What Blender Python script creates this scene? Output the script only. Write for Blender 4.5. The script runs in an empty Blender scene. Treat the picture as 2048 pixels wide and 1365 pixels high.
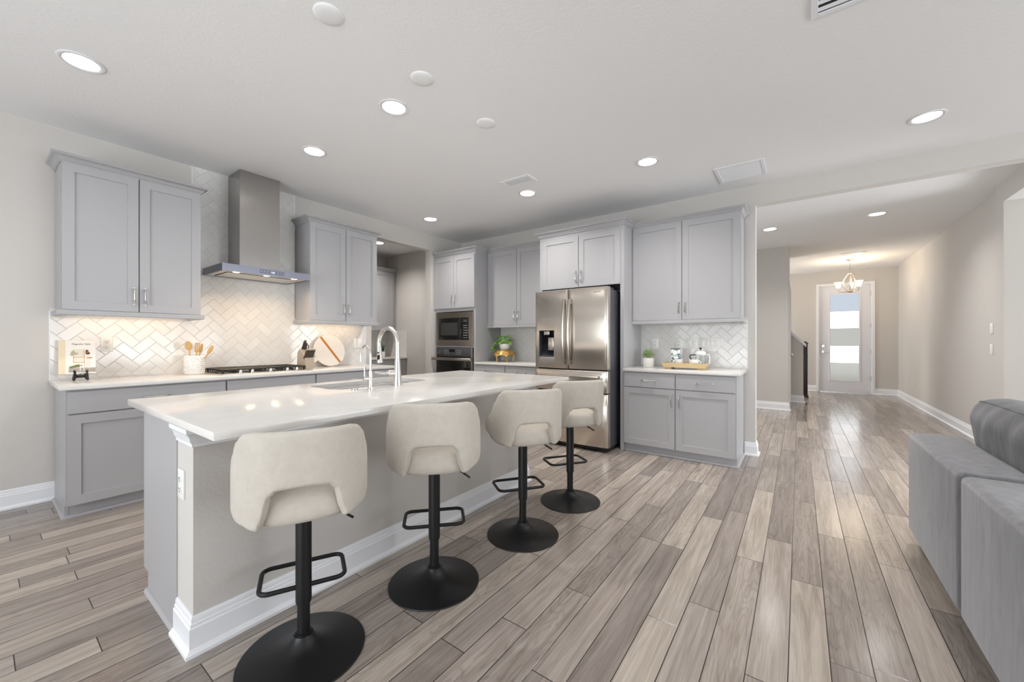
import bpy, bmesh, math, random
from mathutils import Vector, Matrix
random.seed(7)
S = bpy.context.scene
COL = S.collection
PI = math.pi
R = math.radians

# ------------------------------------------------------------------ camera
CAM_H = 1.212
cd = bpy.data.cameras.new('camera'); cam = bpy.data.objects.new('camera', cd); COL.objects.link(cam)
cd.sensor_width = 36.0; cd.lens = 36.0 * 785.86 / 2048.0
cd.shift_y = (681.83 - 682.5) / 2048.0
cd.clip_start = 0.02; cd.clip_end = 200
cam.location = (0, 0, CAM_H)
cam.rotation_euler = (R(90), 0, R(36.165 - 90))
S.camera = cam

# ------------------------------------------------------------------ view
S.view_settings.view_transform = 'Standard'
S.view_settings.look = 'None'
S.view_settings.gamma = 1.0
S.view_settings.use_curve_mapping = False
S.view_settings.exposure = 0.28
try:
    S.cycles.use_denoising = True
    S.cycles.max_bounces = 10; S.cycles.diffuse_bounces = 6; S.cycles.glossy_bounces = 5
    S.cycles.transmission_bounces = 8
    S.cycles.caustics_reflective = False; S.cycles.caustics_refractive = False
    S.cycles.sample_clamp_indirect = 6.0
except Exception:
    pass

# ------------------------------------------------------------------ world
W = bpy.data.worlds.new('sky'); S.world = W; W.use_nodes = True
bg = W.node_tree.nodes['Background']
bg.inputs['Color'].default_value = (0.92, 0.96, 1.0, 1); bg.inputs['Strength'].default_value = 3.0

# ------------------------------------------------------------------ daylight, added fill and lamp lights
def area(name, loc, size, power, color=(1, 1, 1), rot=(0, 0, 0), shape='RECTANGLE', spread=None):
    l = bpy.data.lights.new(name, 'AREA'); l.shape = shape; l.size = size[0]
    if shape == 'RECTANGLE': l.size_y = size[1]
    l.energy = power; l.color = color
    if spread: l.spread = spread
    o = bpy.data.objects.new(name, l); COL.objects.link(o); o.location = loc; o.rotation_euler = rot
    return o
DAY = (0.87, 0.935, 1.0)
# glazed doors in the wall behind (x = -3.2) and windows in the great room side wall (y = -5.6)
area('daylight_doors', (-3.30, 0.9, 1.35), (2.3, 4.4), 32, DAY, (0, R(-90), 0))
area('daylight_window', (2.5, -5.70, 1.45), (4.2, 2.1), 34, DAY, (R(90), 0, 0))
# added uplights outside the two openings, to brighten the ceiling
area('ceiling_fill_doors', (-4.6, 0.9, 0.05), (2.2, 6.0), 112, (.90, .955, 1.0), (0, R(-125), 0))
area('ceiling_fill_window', (2.8, -7.0, 0.3), (6.0, 2.2), 215, (.90, .955, 1.0), (R(125), 0, 0))
area('hall_fill_den', (6.2, -4.6, 1.0), (2.4, 1.8), 95, DAY, (R(114), 0, 0))  # added outside an unseen den window, tilted up to lift the hall ceiling
area('hall_fill_far', (6.6, 3.3, 1.2), (2.4, 1.8), 14, DAY, (R(-114), 0, 0))  # added fill behind a made-up window, brightens the hall
area('entry_fill', (10.6, 3.3, 1.2), (1.8, 1.8), 75, (1.0, .97, .93), (R(-108), 0, 0))  # added fill behind a second made-up window, brightens the entry

CAN_POS = [(0.371, 3.403), (1.733, 3.383), (1.737, 2.296), (3.623, 4.008), (3.62, 2.433), (3.631, 1.12),
           (4.112, -0.755), (6.887, 0.346), (6.874, -0.811), (3.989, 5.68), (1.9, -0.755)]
CAN_W = 8.5
for i, (x, y) in enumerate(CAN_POS):
    area('downlight_lamp', (x, y, 2.886), (0.115, 0.115), CAN_W * (1.4 if x > 5 and y < 2 else .5 if x < 1 else 1.6 if y > 5 else 1.5 if x > 3 else .85), (1.0, 0.965, 0.92), shape='DISK', spread=R(136))
# ------------------------------------------------------------------ helpers
def lin(c):
    c /= 255.0
    return c / 12.92 if c <= 0.04045 else ((c + 0.055) / 1.055) ** 2.4
def rgb(r, g, b): return (lin(r), lin(g), lin(b), 1.0)

class MB:
    """collects shapes; build() links them as one mesh object"""
    def __init__(s): s.bm = bmesh.new()
    def _add(s, verts, faces):
        vs = [s.bm.verts.new(v) for v in verts]
        for f in faces:
            try: s.bm.faces.new([vs[i] for i in f])
            except ValueError: pass
        return s
    def merge(s, b2):
        me = bpy.data.meshes.new('t'); b2.to_mesh(me); b2.free(); s.bm.from_mesh(me); bpy.data.meshes.remove(me); return s
    def box(s, x0, x1, y0, y1, z0, z1, bev=0.0, seg=2):
        b = bmesh.new()
        bmesh.ops.create_cube(b, size=1.0)
        for v in b.verts:
            v.co = Vector((x0 + (v.co.x + .5) * (x1 - x0), y0 + (v.co.y + .5) * (y1 - y0), z0 + (v.co.z + .5) * (z1 - z0)))
        if bev > 0:
            bmesh.ops.bevel(b, geom=b.edges[:], offset=bev, segments=seg, profile=0.5, affect='EDGES')
        return s.merge(b)
    def prism(s, pts, axis, a0, a1):
        """pts 2D polygon, extruded along axis from a0 to a1"""
        def m(p, a):
            if axis == 'x': return (a, p[0], p[1])
            if axis == 'y': return (p[0], a, p[1])
            return (p[0], p[1], a)
        n = len(pts)
        vs = [m(p, a0) for p in pts] + [m(p, a1) for p in pts]
        fs = [tuple(range(n)), tuple(range(2 * n - 1, n - 1, -1))]
        fs += [(i, (i + 1) % n, n + (i + 1) % n, n + i) for i in range(n)]
        return s._add(vs, fs)
    def cone(s, p0, p1, r0, r1, n=24, caps=True):
        p0 = Vector(p0); p1 = Vector(p1); d = (p1 - p0).normalized()
        a = d.orthogonal().normalized(); b = d.cross(a)
        vs = []
        for p, r in ((p0, r0), (p1, r1)):
            for i in range(n):
                t = 2 * PI * i / n
                vs.append(p + (a * math.cos(t) + b * math.sin(t)) * r)
        fs = [(i, (i + 1) % n, n + (i + 1) % n, n + i) for i in range(n)]
        if caps: fs += [tuple(range(n - 1, -1, -1)), tuple(range(n, 2 * n))]
        return s._add(vs, fs)
    def lathe(s, prof, c=(0, 0, 0), n=32, closed=False):
        """prof list of (r, z) about the vertical axis through c"""
        vs = []; rows = []
        for r, z in prof:
            if r < 1e-6:
                rows.append([len(vs)] * n); vs.append((c[0], c[1], c[2] + z))
            else:
                rows.append(list(range(len(vs), len(vs) + n)))
                vs += [(c[0] + r * math.cos(2 * PI * i / n), c[1] + r * math.sin(2 * PI * i / n), c[2] + z) for i in range(n)]
        fs = []
        pairs = list(zip(rows, rows[1:]))
        if closed: pairs.append((rows[-1], rows[0]))
        for A, B in pairs:
            for i in range(n):
                j = (i + 1) % n
                f = []
                for k in (A[i], A[j], B[j], B[i]):
                    if k not in f: f.append(k)
                if len(f) > 2: fs.append(tuple(f))
        return s._add(vs, fs)
    def tube(s, pts, r, n=10, closed=False, flat=1.0):
        pts = [Vector(p) for p in pts]; m = len(pts)
        rr = r if isinstance(r, (list, tuple)) else [r] * m
        vs = []; up = None
        for i, p in enumerate(pts):
            if closed: d = pts[(i + 1) % m] - pts[i - 1]
            else: d = pts[min(i + 1, m - 1)] - pts[max(i - 1, 0)]
            d.normalize()
            if up is None: up = d.orthogonal().normalized() if abs(d.z) > .9 else (Vector((0, 0, 1)) - d * d.z).normalized()
            up = (up - d * up.dot(d)).normalized(); b = d.cross(up)
            for k in range(n):
                t = 2 * PI * k / n
                vs.append(p + (up * math.cos(t) * flat + b * math.sin(t)) * rr[i])
        fs = []
        for i in range(m if closed else m - 1):
            j = (i + 1) % m
            for k in range(n):
                l = (k + 1) % n
                fs.append((i * n + k, i * n + l, j * n + l, j * n + k))
        if not closed: fs += [tuple(range(n - 1, -1, -1)), tuple(range((m - 1) * n, m * n))]
        return s._add(vs, fs)
    def sweep(s, path, prof, closed=False):
        """path 2D polyline, prof list of (offset to the right of travel, z); mitred corners"""
        m = len(path); P = [Vector(p) for p in path]; vs = []; k = len(prof)
        for i in range(m):
            def nrm(a, b):
                d = (b - a).normalized(); return Vector((d.y, -d.x))
            if closed: n1 = nrm(P[i - 1], P[i]); n2 = nrm(P[i], P[(i + 1) % m])
            else:
                n1 = nrm(P[i - 1], P[i]) if i > 0 else nrm(P[0], P[1])
                n2 = nrm(P[i], P[i + 1]) if i < m - 1 else n1
            mt = (n1 + n2); mt = mt / max(1e-6, mt.dot(n1) )
            for o, z in prof: vs.append((P[i].x + mt.x * o, P[i].y + mt.y * o, z))
        fs = []
        for i in range(m if closed else m - 1):
            j = (i + 1) % m
            for a in range(k):
                b = (a + 1) % k
                fs.append((i * k + a, j * k + a, j * k + b, i * k + b))
        if not closed: fs += [tuple(range(k)), tuple(range(m * k - 1, (m - 1) * k - 1, -1))]
        return s._add(vs, fs)
    def quad(s, a, b, c, d): return s._add([a, b, c, d], [(0, 1, 2, 3)])
    def grid(s, rows, closed_u=False, closed_v=False, caps=False):
        n = len(rows[0]); m = len(rows)
        vs = [p for r in rows for p in r]; fs = []
        for i in range(m if closed_v else m - 1):
            for j in range(n if closed_u else n - 1):
                a = i * n + j; b = i * n + (j + 1) % n
                c = ((i + 1) % m) * n + (j + 1) % n; d = ((i + 1) % m) * n + j
                fs.append((a, b, c, d))
        if caps: fs += [tuple(range(n - 1, -1, -1)), tuple(range((m - 1) * n, m * n))]
        return s._add(vs, fs)
    def ellipsoid(s, c, rx, ry, rz, n=20, m=12, p=2.0):
        def sp(v, e): return math.copysign(abs(v) ** e, v)
        e = 2.0 / p; rows = []
        for i in range(m + 1):
            t = -PI / 2 + PI * i / m
            rows.append([(c[0] + rx * sp(math.cos(t), e) * sp(math.cos(2 * PI * j / n), e), c[1] + ry * sp(math.cos(t), e) * sp(math.sin(2 * PI * j / n), e), c[2] + rz * sp(math.sin(t), e)) for j in range(n)])
        s.grid(rows, closed_u=True)
        return s
    def xform(s, M): bmesh.ops.transform(s.bm, matrix=M, verts=s.bm.verts[:]); return s
    def build(s, name, mat, parent=None, smooth=35, world=False):
        bm = s.bm
        bmesh.ops.remove_doubles(bm, verts=bm.verts[:], dist=1e-6)
        bmesh.ops.recalc_face_normals(bm, faces=bm.faces[:])
        if world and parent is not None:
            M = Matrix.Identity(4); q = parent; ch = []
            while q is not None: ch.append(q); q = q.parent
            for q in reversed(ch): M = M @ (Matrix.Translation(q.location) @ q.rotation_euler.to_matrix().to_4x4())
            bmesh.ops.transform(bm, matrix=M.inverted(), verts=bm.verts[:])
        me = bpy.data.meshes.new(name); bm.to_mesh(me); bm.free()
        if smooth:
            me.shade_smooth()
            try: me.set_sharp_from_angle(angle=R(smooth))
            except Exception: pass
        o = bpy.data.objects.new(name, me); COL.objects.link(o)
        if mat is not None: me.materials.append(mat)
        if parent is not None: o.parent = parent
        return o

def tag(o, label, cat, group=None):
    o['label'] = label; o['category'] = cat
    if group: o['group'] = group
    return o
def thing(name, label, cat, loc=(0, 0, 0), rotz=0.0, group=None):
    o = bpy.data.objects.new(name, None); COL.objects.link(o); o.empty_display_size = .1
    o.location = loc; o.rotation_euler = (0, 0, rotz)
    return tag(o, label, cat, group)
def struct(name, mb, mat, smooth=30):
    o = mb.build(name, mat, None, smooth); o['kind'] = 'structure'; return o
def spart(name, mb, mat, parent, smooth=30):
    return mb.build(name, mat, parent, smooth)
def dup(root, loc, rotz=None, label=None, group=None, lift=0):
    r = root.copy(); COL.objects.link(r); r.location = loc
    if rotz is not None: r.rotation_euler = (0, 0, rotz)
    if label: r['label'] = label
    if group: r['group'] = group
    for ch in list(root.children):
        c = ch.copy(); COL.objects.link(c); c.parent = r
        if lift and ch.name.split('.')[0] in ('seat', 'backrest', 'lever', 'sleeve', 'footrest'): c.location.z = lift
        for g in list(ch.children):
            d = g.copy(); COL.objects.link(d); d.parent = c
    return r

# ------------------------------------------------------------------ materials
MATS = {}
def mat(name, col, rough=.5, metal=0.0, spec=.5, coat=0.0, sheen=0.0, emit=None, estr=0.0, trans=0.0, ior=1.45, bump=None):
    m = bpy.data.materials.new(name); m.use_nodes = True
    b = m.node_tree.nodes['Principled BSDF']; i = b.inputs
    i['Base Color'].default_value = col; i['Roughness'].default_value = rough; i['Metallic'].default_value = metal
    i['Specular IOR Level'].default_value = spec; i['Coat Weight'].default_value = coat; i['Coat Roughness'].default_value = .08
    i['Sheen Weight'].default_value = sheen; i['Transmission Weight'].default_value = trans; i['IOR'].default_value = ior
    if emit: i['Emission Color'].default_value = emit; i['Emission Strength'].default_value = estr
    if bump:
        sc, st, dist = bump
        N = m.node_tree.nodes; L = m.node_tree.links
        g = N.new('ShaderNodeNewGeometry'); n = N.new('ShaderNodeTexNoise'); bp = N.new('ShaderNodeBump')
        n.inputs['Scale'].default_value = sc; n.inputs['Detail'].default_value = 3
        bp.inputs['Strength'].default_value = st; bp.inputs['Distance'].default_value = dist
        L.new(g.outputs['Position'], n.inputs['Vector']); L.new(n.outputs['Fac'], bp.inputs['Height']); L.new(bp.outputs['Normal'], i['Normal'])
    MATS[name] = m
    return m

class NT:
    """tiny node helper"""
    def __init__(s, m): s.t = m.node_tree; s.N = s.t.nodes; s.L = s.t.links
    def math(s, op, a, b=None, c=None):
        n = s.N.new('ShaderNodeMath'); n.operation = op
        for k, v in enumerate((a, b, c)):
            if v is None: continue
            if isinstance(v, (int, float)): n.inputs[k].default_value = v
            else: s.L.new(v, n.inputs[k])
        return n.outputs[0]
    def xyz(s):
        g = s.N.new('ShaderNodeNewGeometry'); x = s.N.new('ShaderNodeSeparateXYZ'); s.L.new(g.outputs['Position'], x.inputs[0]); return x.outputs
    def comb(s, x, y, z):
        n = s.N.new('ShaderNodeCombineXYZ')
        for k, v in enumerate((x, y, z)):
            if isinstance(v, (int, float)): n.inputs[k].default_value = v
            else: s.L.new(v, n.inputs[k])
        return n.outputs[0]
    def noise(s, vec, scale, detail=2, rough=.5, dist=0):
        n = s.N.new('ShaderNodeTexNoise'); s.L.new(vec, n.inputs['Vector']); n.inputs['Scale'].default_value = scale
        n.inputs['Detail'].default_value = detail; n.inputs['Roughness'].default_value = rough; n.inputs['Distortion'].default_value = dist
        return n.outputs['Fac']
    def white(s, vec):
        n = s.N.new('ShaderNodeTexWhiteNoise'); n.noise_dimensions = '3D'; s.L.new(vec, n.inputs['Vector']); return n.outputs
    def ramp(s, fac, stops, interp='LINEAR'):
        n = s.N.new('ShaderNodeValToRGB'); s.L.new(fac, n.inputs[0]); e = n.color_ramp.elements; n.color_ramp.interpolation = interp
        e[0].position, e[0].color = stops[0]; e[1].position, e[1].color = stops[-1]
        for p, c in stops[1:-1]:
            q = e.new(p); q.color = c
        return n.outputs[0]
    def mix(s, fac, a, b, mode='MIX'):
        n = s.N.new('ShaderNodeMix'); n.data_type = 'RGBA'; n.blend_type = mode
        for k, v in ((0, fac), (6, a), (7, b)):
            if isinstance(v, (int, float)): n.inputs[k].default_value = v
            elif isinstance(v, tuple): n.inputs[k].default_value = v
            else: s.L.new(v, n.inputs[k])
        return n.outputs[2]
    def bump(s, h, strength, dist, normal=None):
        n = s.N.new('ShaderNodeBump'); n.inputs['Strength'].default_value = strength; n.inputs['Distance'].default_value = dist
        s.L.new(h, n.inputs['Height'])
        if normal is not None: s.L.new(normal, n.inputs['Normal'])
        return n.outputs[0]

M_wall = mat('wall_paint', rgb(203, 199, 194), .75, spec=.25, bump=(70, .12, .004))
M_ceil = mat('ceiling_paint', rgb(236, 236, 236), .85, spec=.2, bump=(55, .22, .006))
M_trim = mat('white_trim', rgb(232, 233, 236), .35, spec=.4)
M_cab = mat('cabinet_paint', rgb(170, 169, 171), .38, spec=.45)
M_quartz = mat('quartz', rgb(238, 236, 233), .15, spec=.5)
M_black = mat('black_metal', rgb(20, 20, 22), .38, spec=.5)
M_dark = mat('dark_gap', rgb(30, 30, 32), .7)
M_nickel = mat('brushed_nickel', rgb(224, 221, 215), .25, 1.0)
M_chrome = mat('chrome', rgb(210, 208, 204), .12, 1.0)
M_glassblk = mat('black_glass', rgb(26, 25, 25), .06, spec=.6)
M_greyplastic = mat('grey_panel', rgb(70, 70, 73), .35)
M_white = mat('white_ceramic', rgb(236, 234, 230), .25)
M_plate = mat('white_plastic', rgb(238, 237, 233), .35)
M_slot = mat('socket_slot', rgb(60, 58, 56), .6)
M_woodl = mat('light_wood', rgb(205, 165, 105), .5)
M_woodo = mat('acacia_wood', rgb(190, 120, 50), .45)
M_tray = mat('tray_wood', rgb(196, 172, 130), .55)
M_marble = mat('white_marble', rgb(236, 230, 222), .3)
M_gold = mat('gold_leaf', rgb(205, 165, 95), .35, .7)
M_green = mat('leaf_green', rgb(128, 178, 62), .5)
M_succ = mat('succulent_green', rgb(165, 186, 130), .55)
M_aloe = mat('aloe_green', rgb(50, 74, 48), .45)
M_soil = mat('soil', rgb(60, 45, 35), .9)
M_page = mat('paper_pages', rgb(240, 232, 215), .8)
M_newel = mat('dark_stained_wood', rgb(46, 42, 44), .4)
M_doorw = mat('door_paint', rgb(222, 222, 228), .4)
M_shade = mat('frosted_shade', rgb(255, 240, 215), .4, emit=(1.0, .80, .52, 1), estr=1.6)
M_lens = mat('lamp_lens', (1, 1, 1, 1), .4, emit=(1.0, .97, .92, 1), estr=3.0)
M_hoodled = mat('hood_led', (1, 1, 1, 1), .4, emit=(1.0, .86, .62, 1), estr=3.0)
M_strip = mat('led_strip', (1, 1, 1, 1), .4, emit=(1.0, .80, .55, 1), estr=1.5)
M_display = mat('display_glow', (0, 0, 0, 1), .3, emit=(.75, .9, 1.0, 1), estr=1.5)
M_shoe = mat('grey_shoe_moulding', rgb(176, 174, 176), .45)
M_filter = mat('hood_underside', rgb(226, 220, 210), .4, .0)

def brushed(name, col, rough, axis='z', amt=.12, aniso=.6):
    m = mat(name, col, rough, 1.0); t = NT(m); x = t.xyz()
    v = t.comb(t.math('MULTIPLY', x[0], 1.5 if axis == 'h' else 220), t.math('MULTIPLY', x[1], 1.5 if axis == 'h' else 220), t.math('MULTIPLY', x[2], 260 if axis == 'h' else 1.2))
    n = t.noise(v, 1.0, 2)
    b = m.node_tree.nodes['Principled BSDF']
    r = t.math('ADD', t.math('MULTIPLY', n, amt), rough - amt / 2)
    b.inputs['Anisotropic'].default_value = aniso
    tg = m.node_tree.nodes.new('ShaderNodeTangent'); tg.direction_type = 'RADIAL'; tg.axis = 'Z'; t.L.new(tg.outputs[0], b.inputs['Tangent'])
    t.L.new(r, b.inputs['Roughness'])
    return m
M_steel = brushed('stainless_steel', rgb(212, 204, 194), .22, 'h', .08)
M_steelh = brushed('brushed_stainless_hood', rgb(174, 171, 168), .27, 'z', .02)
M_steeld = mat('dark_steel_side', rgb(88, 88, 94), .45, .5)

def floor_mat():
    m = mat('plank_floor', (1, 1, 1, 1), .3); t = NT(m); x = t.xyz()
    PW, PL = .127, 1.22
    yr = t.math('DIVIDE', t.math('ADD', x[1], 10.0 + FLOOR_PHASE), PW)
    row = t.math('FLOOR', yr); fy = t.math('FRACT', yr)
    w1 = t.white(t.comb(row, 3.7, 1.1))
    xs = t.math('DIVIDE', t.math('ADD', t.math('ADD', x[0], 20.0), t.math('MULTIPLY', w1[0], PL * 3)), PL)
    colm = t.math('FLOOR', xs); fx = t.math('FRACT', xs)
    w2 = t.white(t.comb(row, colm, 5.3)); rnd = w2[0]
    # grain
    gx = t.math('ADD', t.math('MULTIPLY', x[0], 1.6), t.math('MULTIPLY', rnd, 37.0))
    gy = t.math('ADD', t.math('MULTIPLY', x[1], 26.0), t.math('MULTIPLY', rnd, 91.0))
    gv = t.comb(gx, gy, rnd)
    g1 = t.noise(gv, 1.0, 5, .62, 1.2)
    gv2 = t.comb(t.math('ADD', t.math('MULTIPLY', x[0], 5.0), t.math('MULTIPLY', rnd, 51.0)), t.math('ADD', t.math('MULTIPLY', x[1], 190.0), t.math('MULTIPLY', rnd, 13.0)), rnd)
    g2 = t.noise(gv2, 1.0, 3, .6)
    base = t.ramp(rnd, [(0.0, rgb(146, 137, 131)), (.35, rgb(160, 151, 144)), (.7, rgb(173, 163, 156)), (1.0, rgb(190, 180, 169))])
    dark = t.mix(1.0, base, t.ramp(g1, [(.3, rgb(210, 206, 203)), (.62, rgb(255, 255, 255))]), 'MULTIPLY')
    cv = t.comb(t.math('ADD', t.math('MULTIPLY', x[0], 1.5), t.math('MULTIPLY', rnd, 17.0)), t.math('ADD', t.math('MULTIPLY', x[1], 10.0), t.math('MULTIPLY', rnd, 29.0)), rnd)
    cn = t.noise(cv, 1.0, 2, .45)
    ring = t.math('ABSOLUTE', t.math('SUBTRACT', t.math('FRACT', t.math('MULTIPLY', cn, 17.0)), .5))
    w3 = t.white(t.comb(row, colm, 11.9))
    rmask = t.math('MULTIPLY', t.math('GREATER_THAN', w3[0], .5), .32)
    dark = t.mix(rmask, dark, t.ramp(ring, [(.0, rgb(176, 168, 163)), (.22, rgb(255, 255, 255))]), 'MULTIPLY')
    dark2 = t.mix(.6, dark, t.ramp(g2, [(.35, rgb(228, 225, 222)), (.6, rgb(255, 255, 255))]), 'MULTIPLY')
    ey = t.math('MULTIPLY', t.math('MINIMUM', fy, t.math('SUBTRACT', 1.0, fy)), PW)
    ex = t.math('MULTIPLY', t.math('MINIMUM', fx, t.math('SUBTRACT', 1.0, fx)), PL)
    e = t.math('MINIMUM', ex, ey)
    groove = t.math('SMOOTH_MIN', t.math('DIVIDE', e, .0022), 1.0, .1)
    gm = t.math('LESS_THAN', e, .0019)
    colr = t.mix(gm, dark2, rgb(58, 51, 48))
    b = m.node_tree.nodes['Principled BSDF']
    t.L.new(colr, b.inputs['Base Color'])
    t.L.new(t.math('ADD', .13, t.math('MULTIPLY', g1, .12)), b.inputs['Roughness'])
    h = t.math('ADD', groove, t.math('MULTIPLY', g2, .05))
    t.L.new(t.bump(h, .35, .0015), b.inputs['Normal'])
    b.inputs['Specular IOR Level'].default_value = .5
    return m
FLOOR_PHASE = 0.0
M_floor = floor_mat()

def tile_mat(name, axis):
    m = mat(name, (1, 1, 1, 1), .12); t = NT(m); x = t.xyz()
    Wt = .0747
    h = x[0] if axis == 'x' else x[1]
    k = 1 / (math.sqrt(2) * Wt)
    a = t.math('MULTIPLY', t.math('ADD', t.math('ADD', h, x[2]), 40.0), k)
    bb = t.math('MULTIPLY', t.math('ADD', t.math('SUBTRACT', x[2], h), 40.0), k)
    i = t.math('FLOOR', a); j = t.math('FLOOR', bb); fa = t.math('FRACT', a); fb = t.math('FRACT', bb)
    kk = t.math('FLOORED_MODULO', t.math('SUBTRACT', i, j), 4.0)
    hor = t.math('LESS_THAN', kk, 1.5)
    k1 = t.math('COMPARE', kk, 1.0, .4); k2 = t.math('COMPARE', kk, 2.0, .4)
    la = t.math('ADD', fa, k1)                                   # along a for horizontal tiles, 0..2
    lb = t.math('ADD', fb, k2)                                   # along b for vertical tiles, 0..2
    def edge(u, n): return t.math('MINIMUM', u, t.math('SUBTRACT', n, u))
    eh = t.math('MINIMUM', edge(la, 2.0), edge(fb, 1.0)); ev = t.math('MINIMUM', edge(lb, 2.0), edge(fa, 1.0))
    e = t.math('ADD', t.math('MULTIPLY', eh, hor), t.math('MULTIPLY', ev, t.math('SUBTRACT', 1.0, hor)))
    idx = t.math('SUBTRACT', i, k1); idy = t.math('SUBTRACT', j, k2)
    w = t.white(t.comb(idx, idy, t.math('MULTIPLY', hor, 7.0)))
    grout = t.math('LESS_THAN', e, .0135)
    tc = t.ramp(w[0], [(0, rgb(219, 217, 214)), (.85, rgb(223, 222, 219)), (1, rgb(227, 227, 225))])
    col = t.mix(grout, tc, rgb(188, 180, 168))
    b = m.node_tree.nodes['Principled BSDF']
    t.L.new(col, b.inputs['Base Color'])
    t.L.new(t.math('ADD', .09, t.math('MULTIPLY', grout, .6)), b.inputs['Roughness'])
    hgt = t.math('SMOOTH_MIN', t.math('DIVIDE', e, .045), 1.0, .3)
    # every tile sits at its own slight tilt
    ws = m.node_tree.nodes.new('ShaderNodeSeparateXYZ'); t.L.new(w[1], ws.inputs[0])
    tilt = t.math('ADD', t.math('MULTIPLY', t.math('SUBTRACT', ws.outputs[0], .5), t.math('ADD', fa, k1)), t.math('MULTIPLY', t.math('SUBTRACT', ws.outputs[1], .5), t.math('ADD', fb, k2)))
    t.L.new(t.bump(t.math('ADD', hgt, t.math('MULTIPLY', tilt, .35)), .4, .0022), b.inputs['Normal'])
    return m
M_tilex = tile_mat('herringbone_tile_range', 'x')
M_tiley = tile_mat('herringbone_tile_fridge', 'y')

def quartz_detail(m):
    t = NT(m); x = t.xyz(); v = t.comb(x[0], x[1], x[2])
    n = t.noise(v, 2.2, 6, .6, 1.5)
    c = t.ramp(n, [(.30, rgb(216, 213, 209)), (.5, rgb(222, 219, 215)), (.7, rgb(219, 217, 213))])
    t.L.new(c, m.node_tree.nodes['Principled BSDF'].inputs['Base Color'])
quartz_detail(M_quartz)

def fabric(name, c1, c2, scale, sheen, bumpst, rough=.9, streak=False):
    m = mat(name, c1, rough, spec=.2, sheen=sheen); t = NT(m)
    tc = m.node_tree.nodes.new('ShaderNodeTexCoord'); s = m.node_tree.nodes.new('ShaderNodeSeparateXYZ'); t.L.new(tc.outputs['Object'], s.inputs[0])
    o = s.outputs
    if streak: v = t.comb(t.math('MULTIPLY', o[0], 26.0), t.math('MULTIPLY', o[1], 26.0), t.math('MULTIPLY', o[2], 5.0))
    else: v = t.comb(o[0], o[1], o[2])
    n = t.noise(v, 1.0 if streak else scale * .06, 5, .65, .6)
    fine = t.noise(t.comb(o[0], o[1], o[2]), scale, 2)
    c = t.mix(t.ramp(n, [(.35, (0, 0, 0, 1)), (.65, (1, 1, 1, 1))]), c1, c2)
    b = m.node_tree.nodes['Principled BSDF']; t.L.new(c, b.inputs['Base Color'])
    t.L.new(t.bump(fine, bumpst, .002), b.inputs['Normal'])
    return m
M_cream = fabric('cream_upholstery', rgb(190, 183, 172), rgb(197, 190, 180), 420, .2, .35)
M_velvet = fabric('grey_velvet', rgb(92, 92, 97), rgb(118, 117, 121), 500, .5, .25, streak=True)
M_velvetd = fabric('grey_velvet_cushion', rgb(72, 72, 77), rgb(96, 95, 99), 500, .35, .25, streak=True)

# ------------------------------------------------------------------ sizes read off the photograph
CEIL = 2.85; YW = 4.60; XF = 4.84; CT = .908; CTB = .878
XH = 4.96                     # far side of the fridge wall
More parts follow.
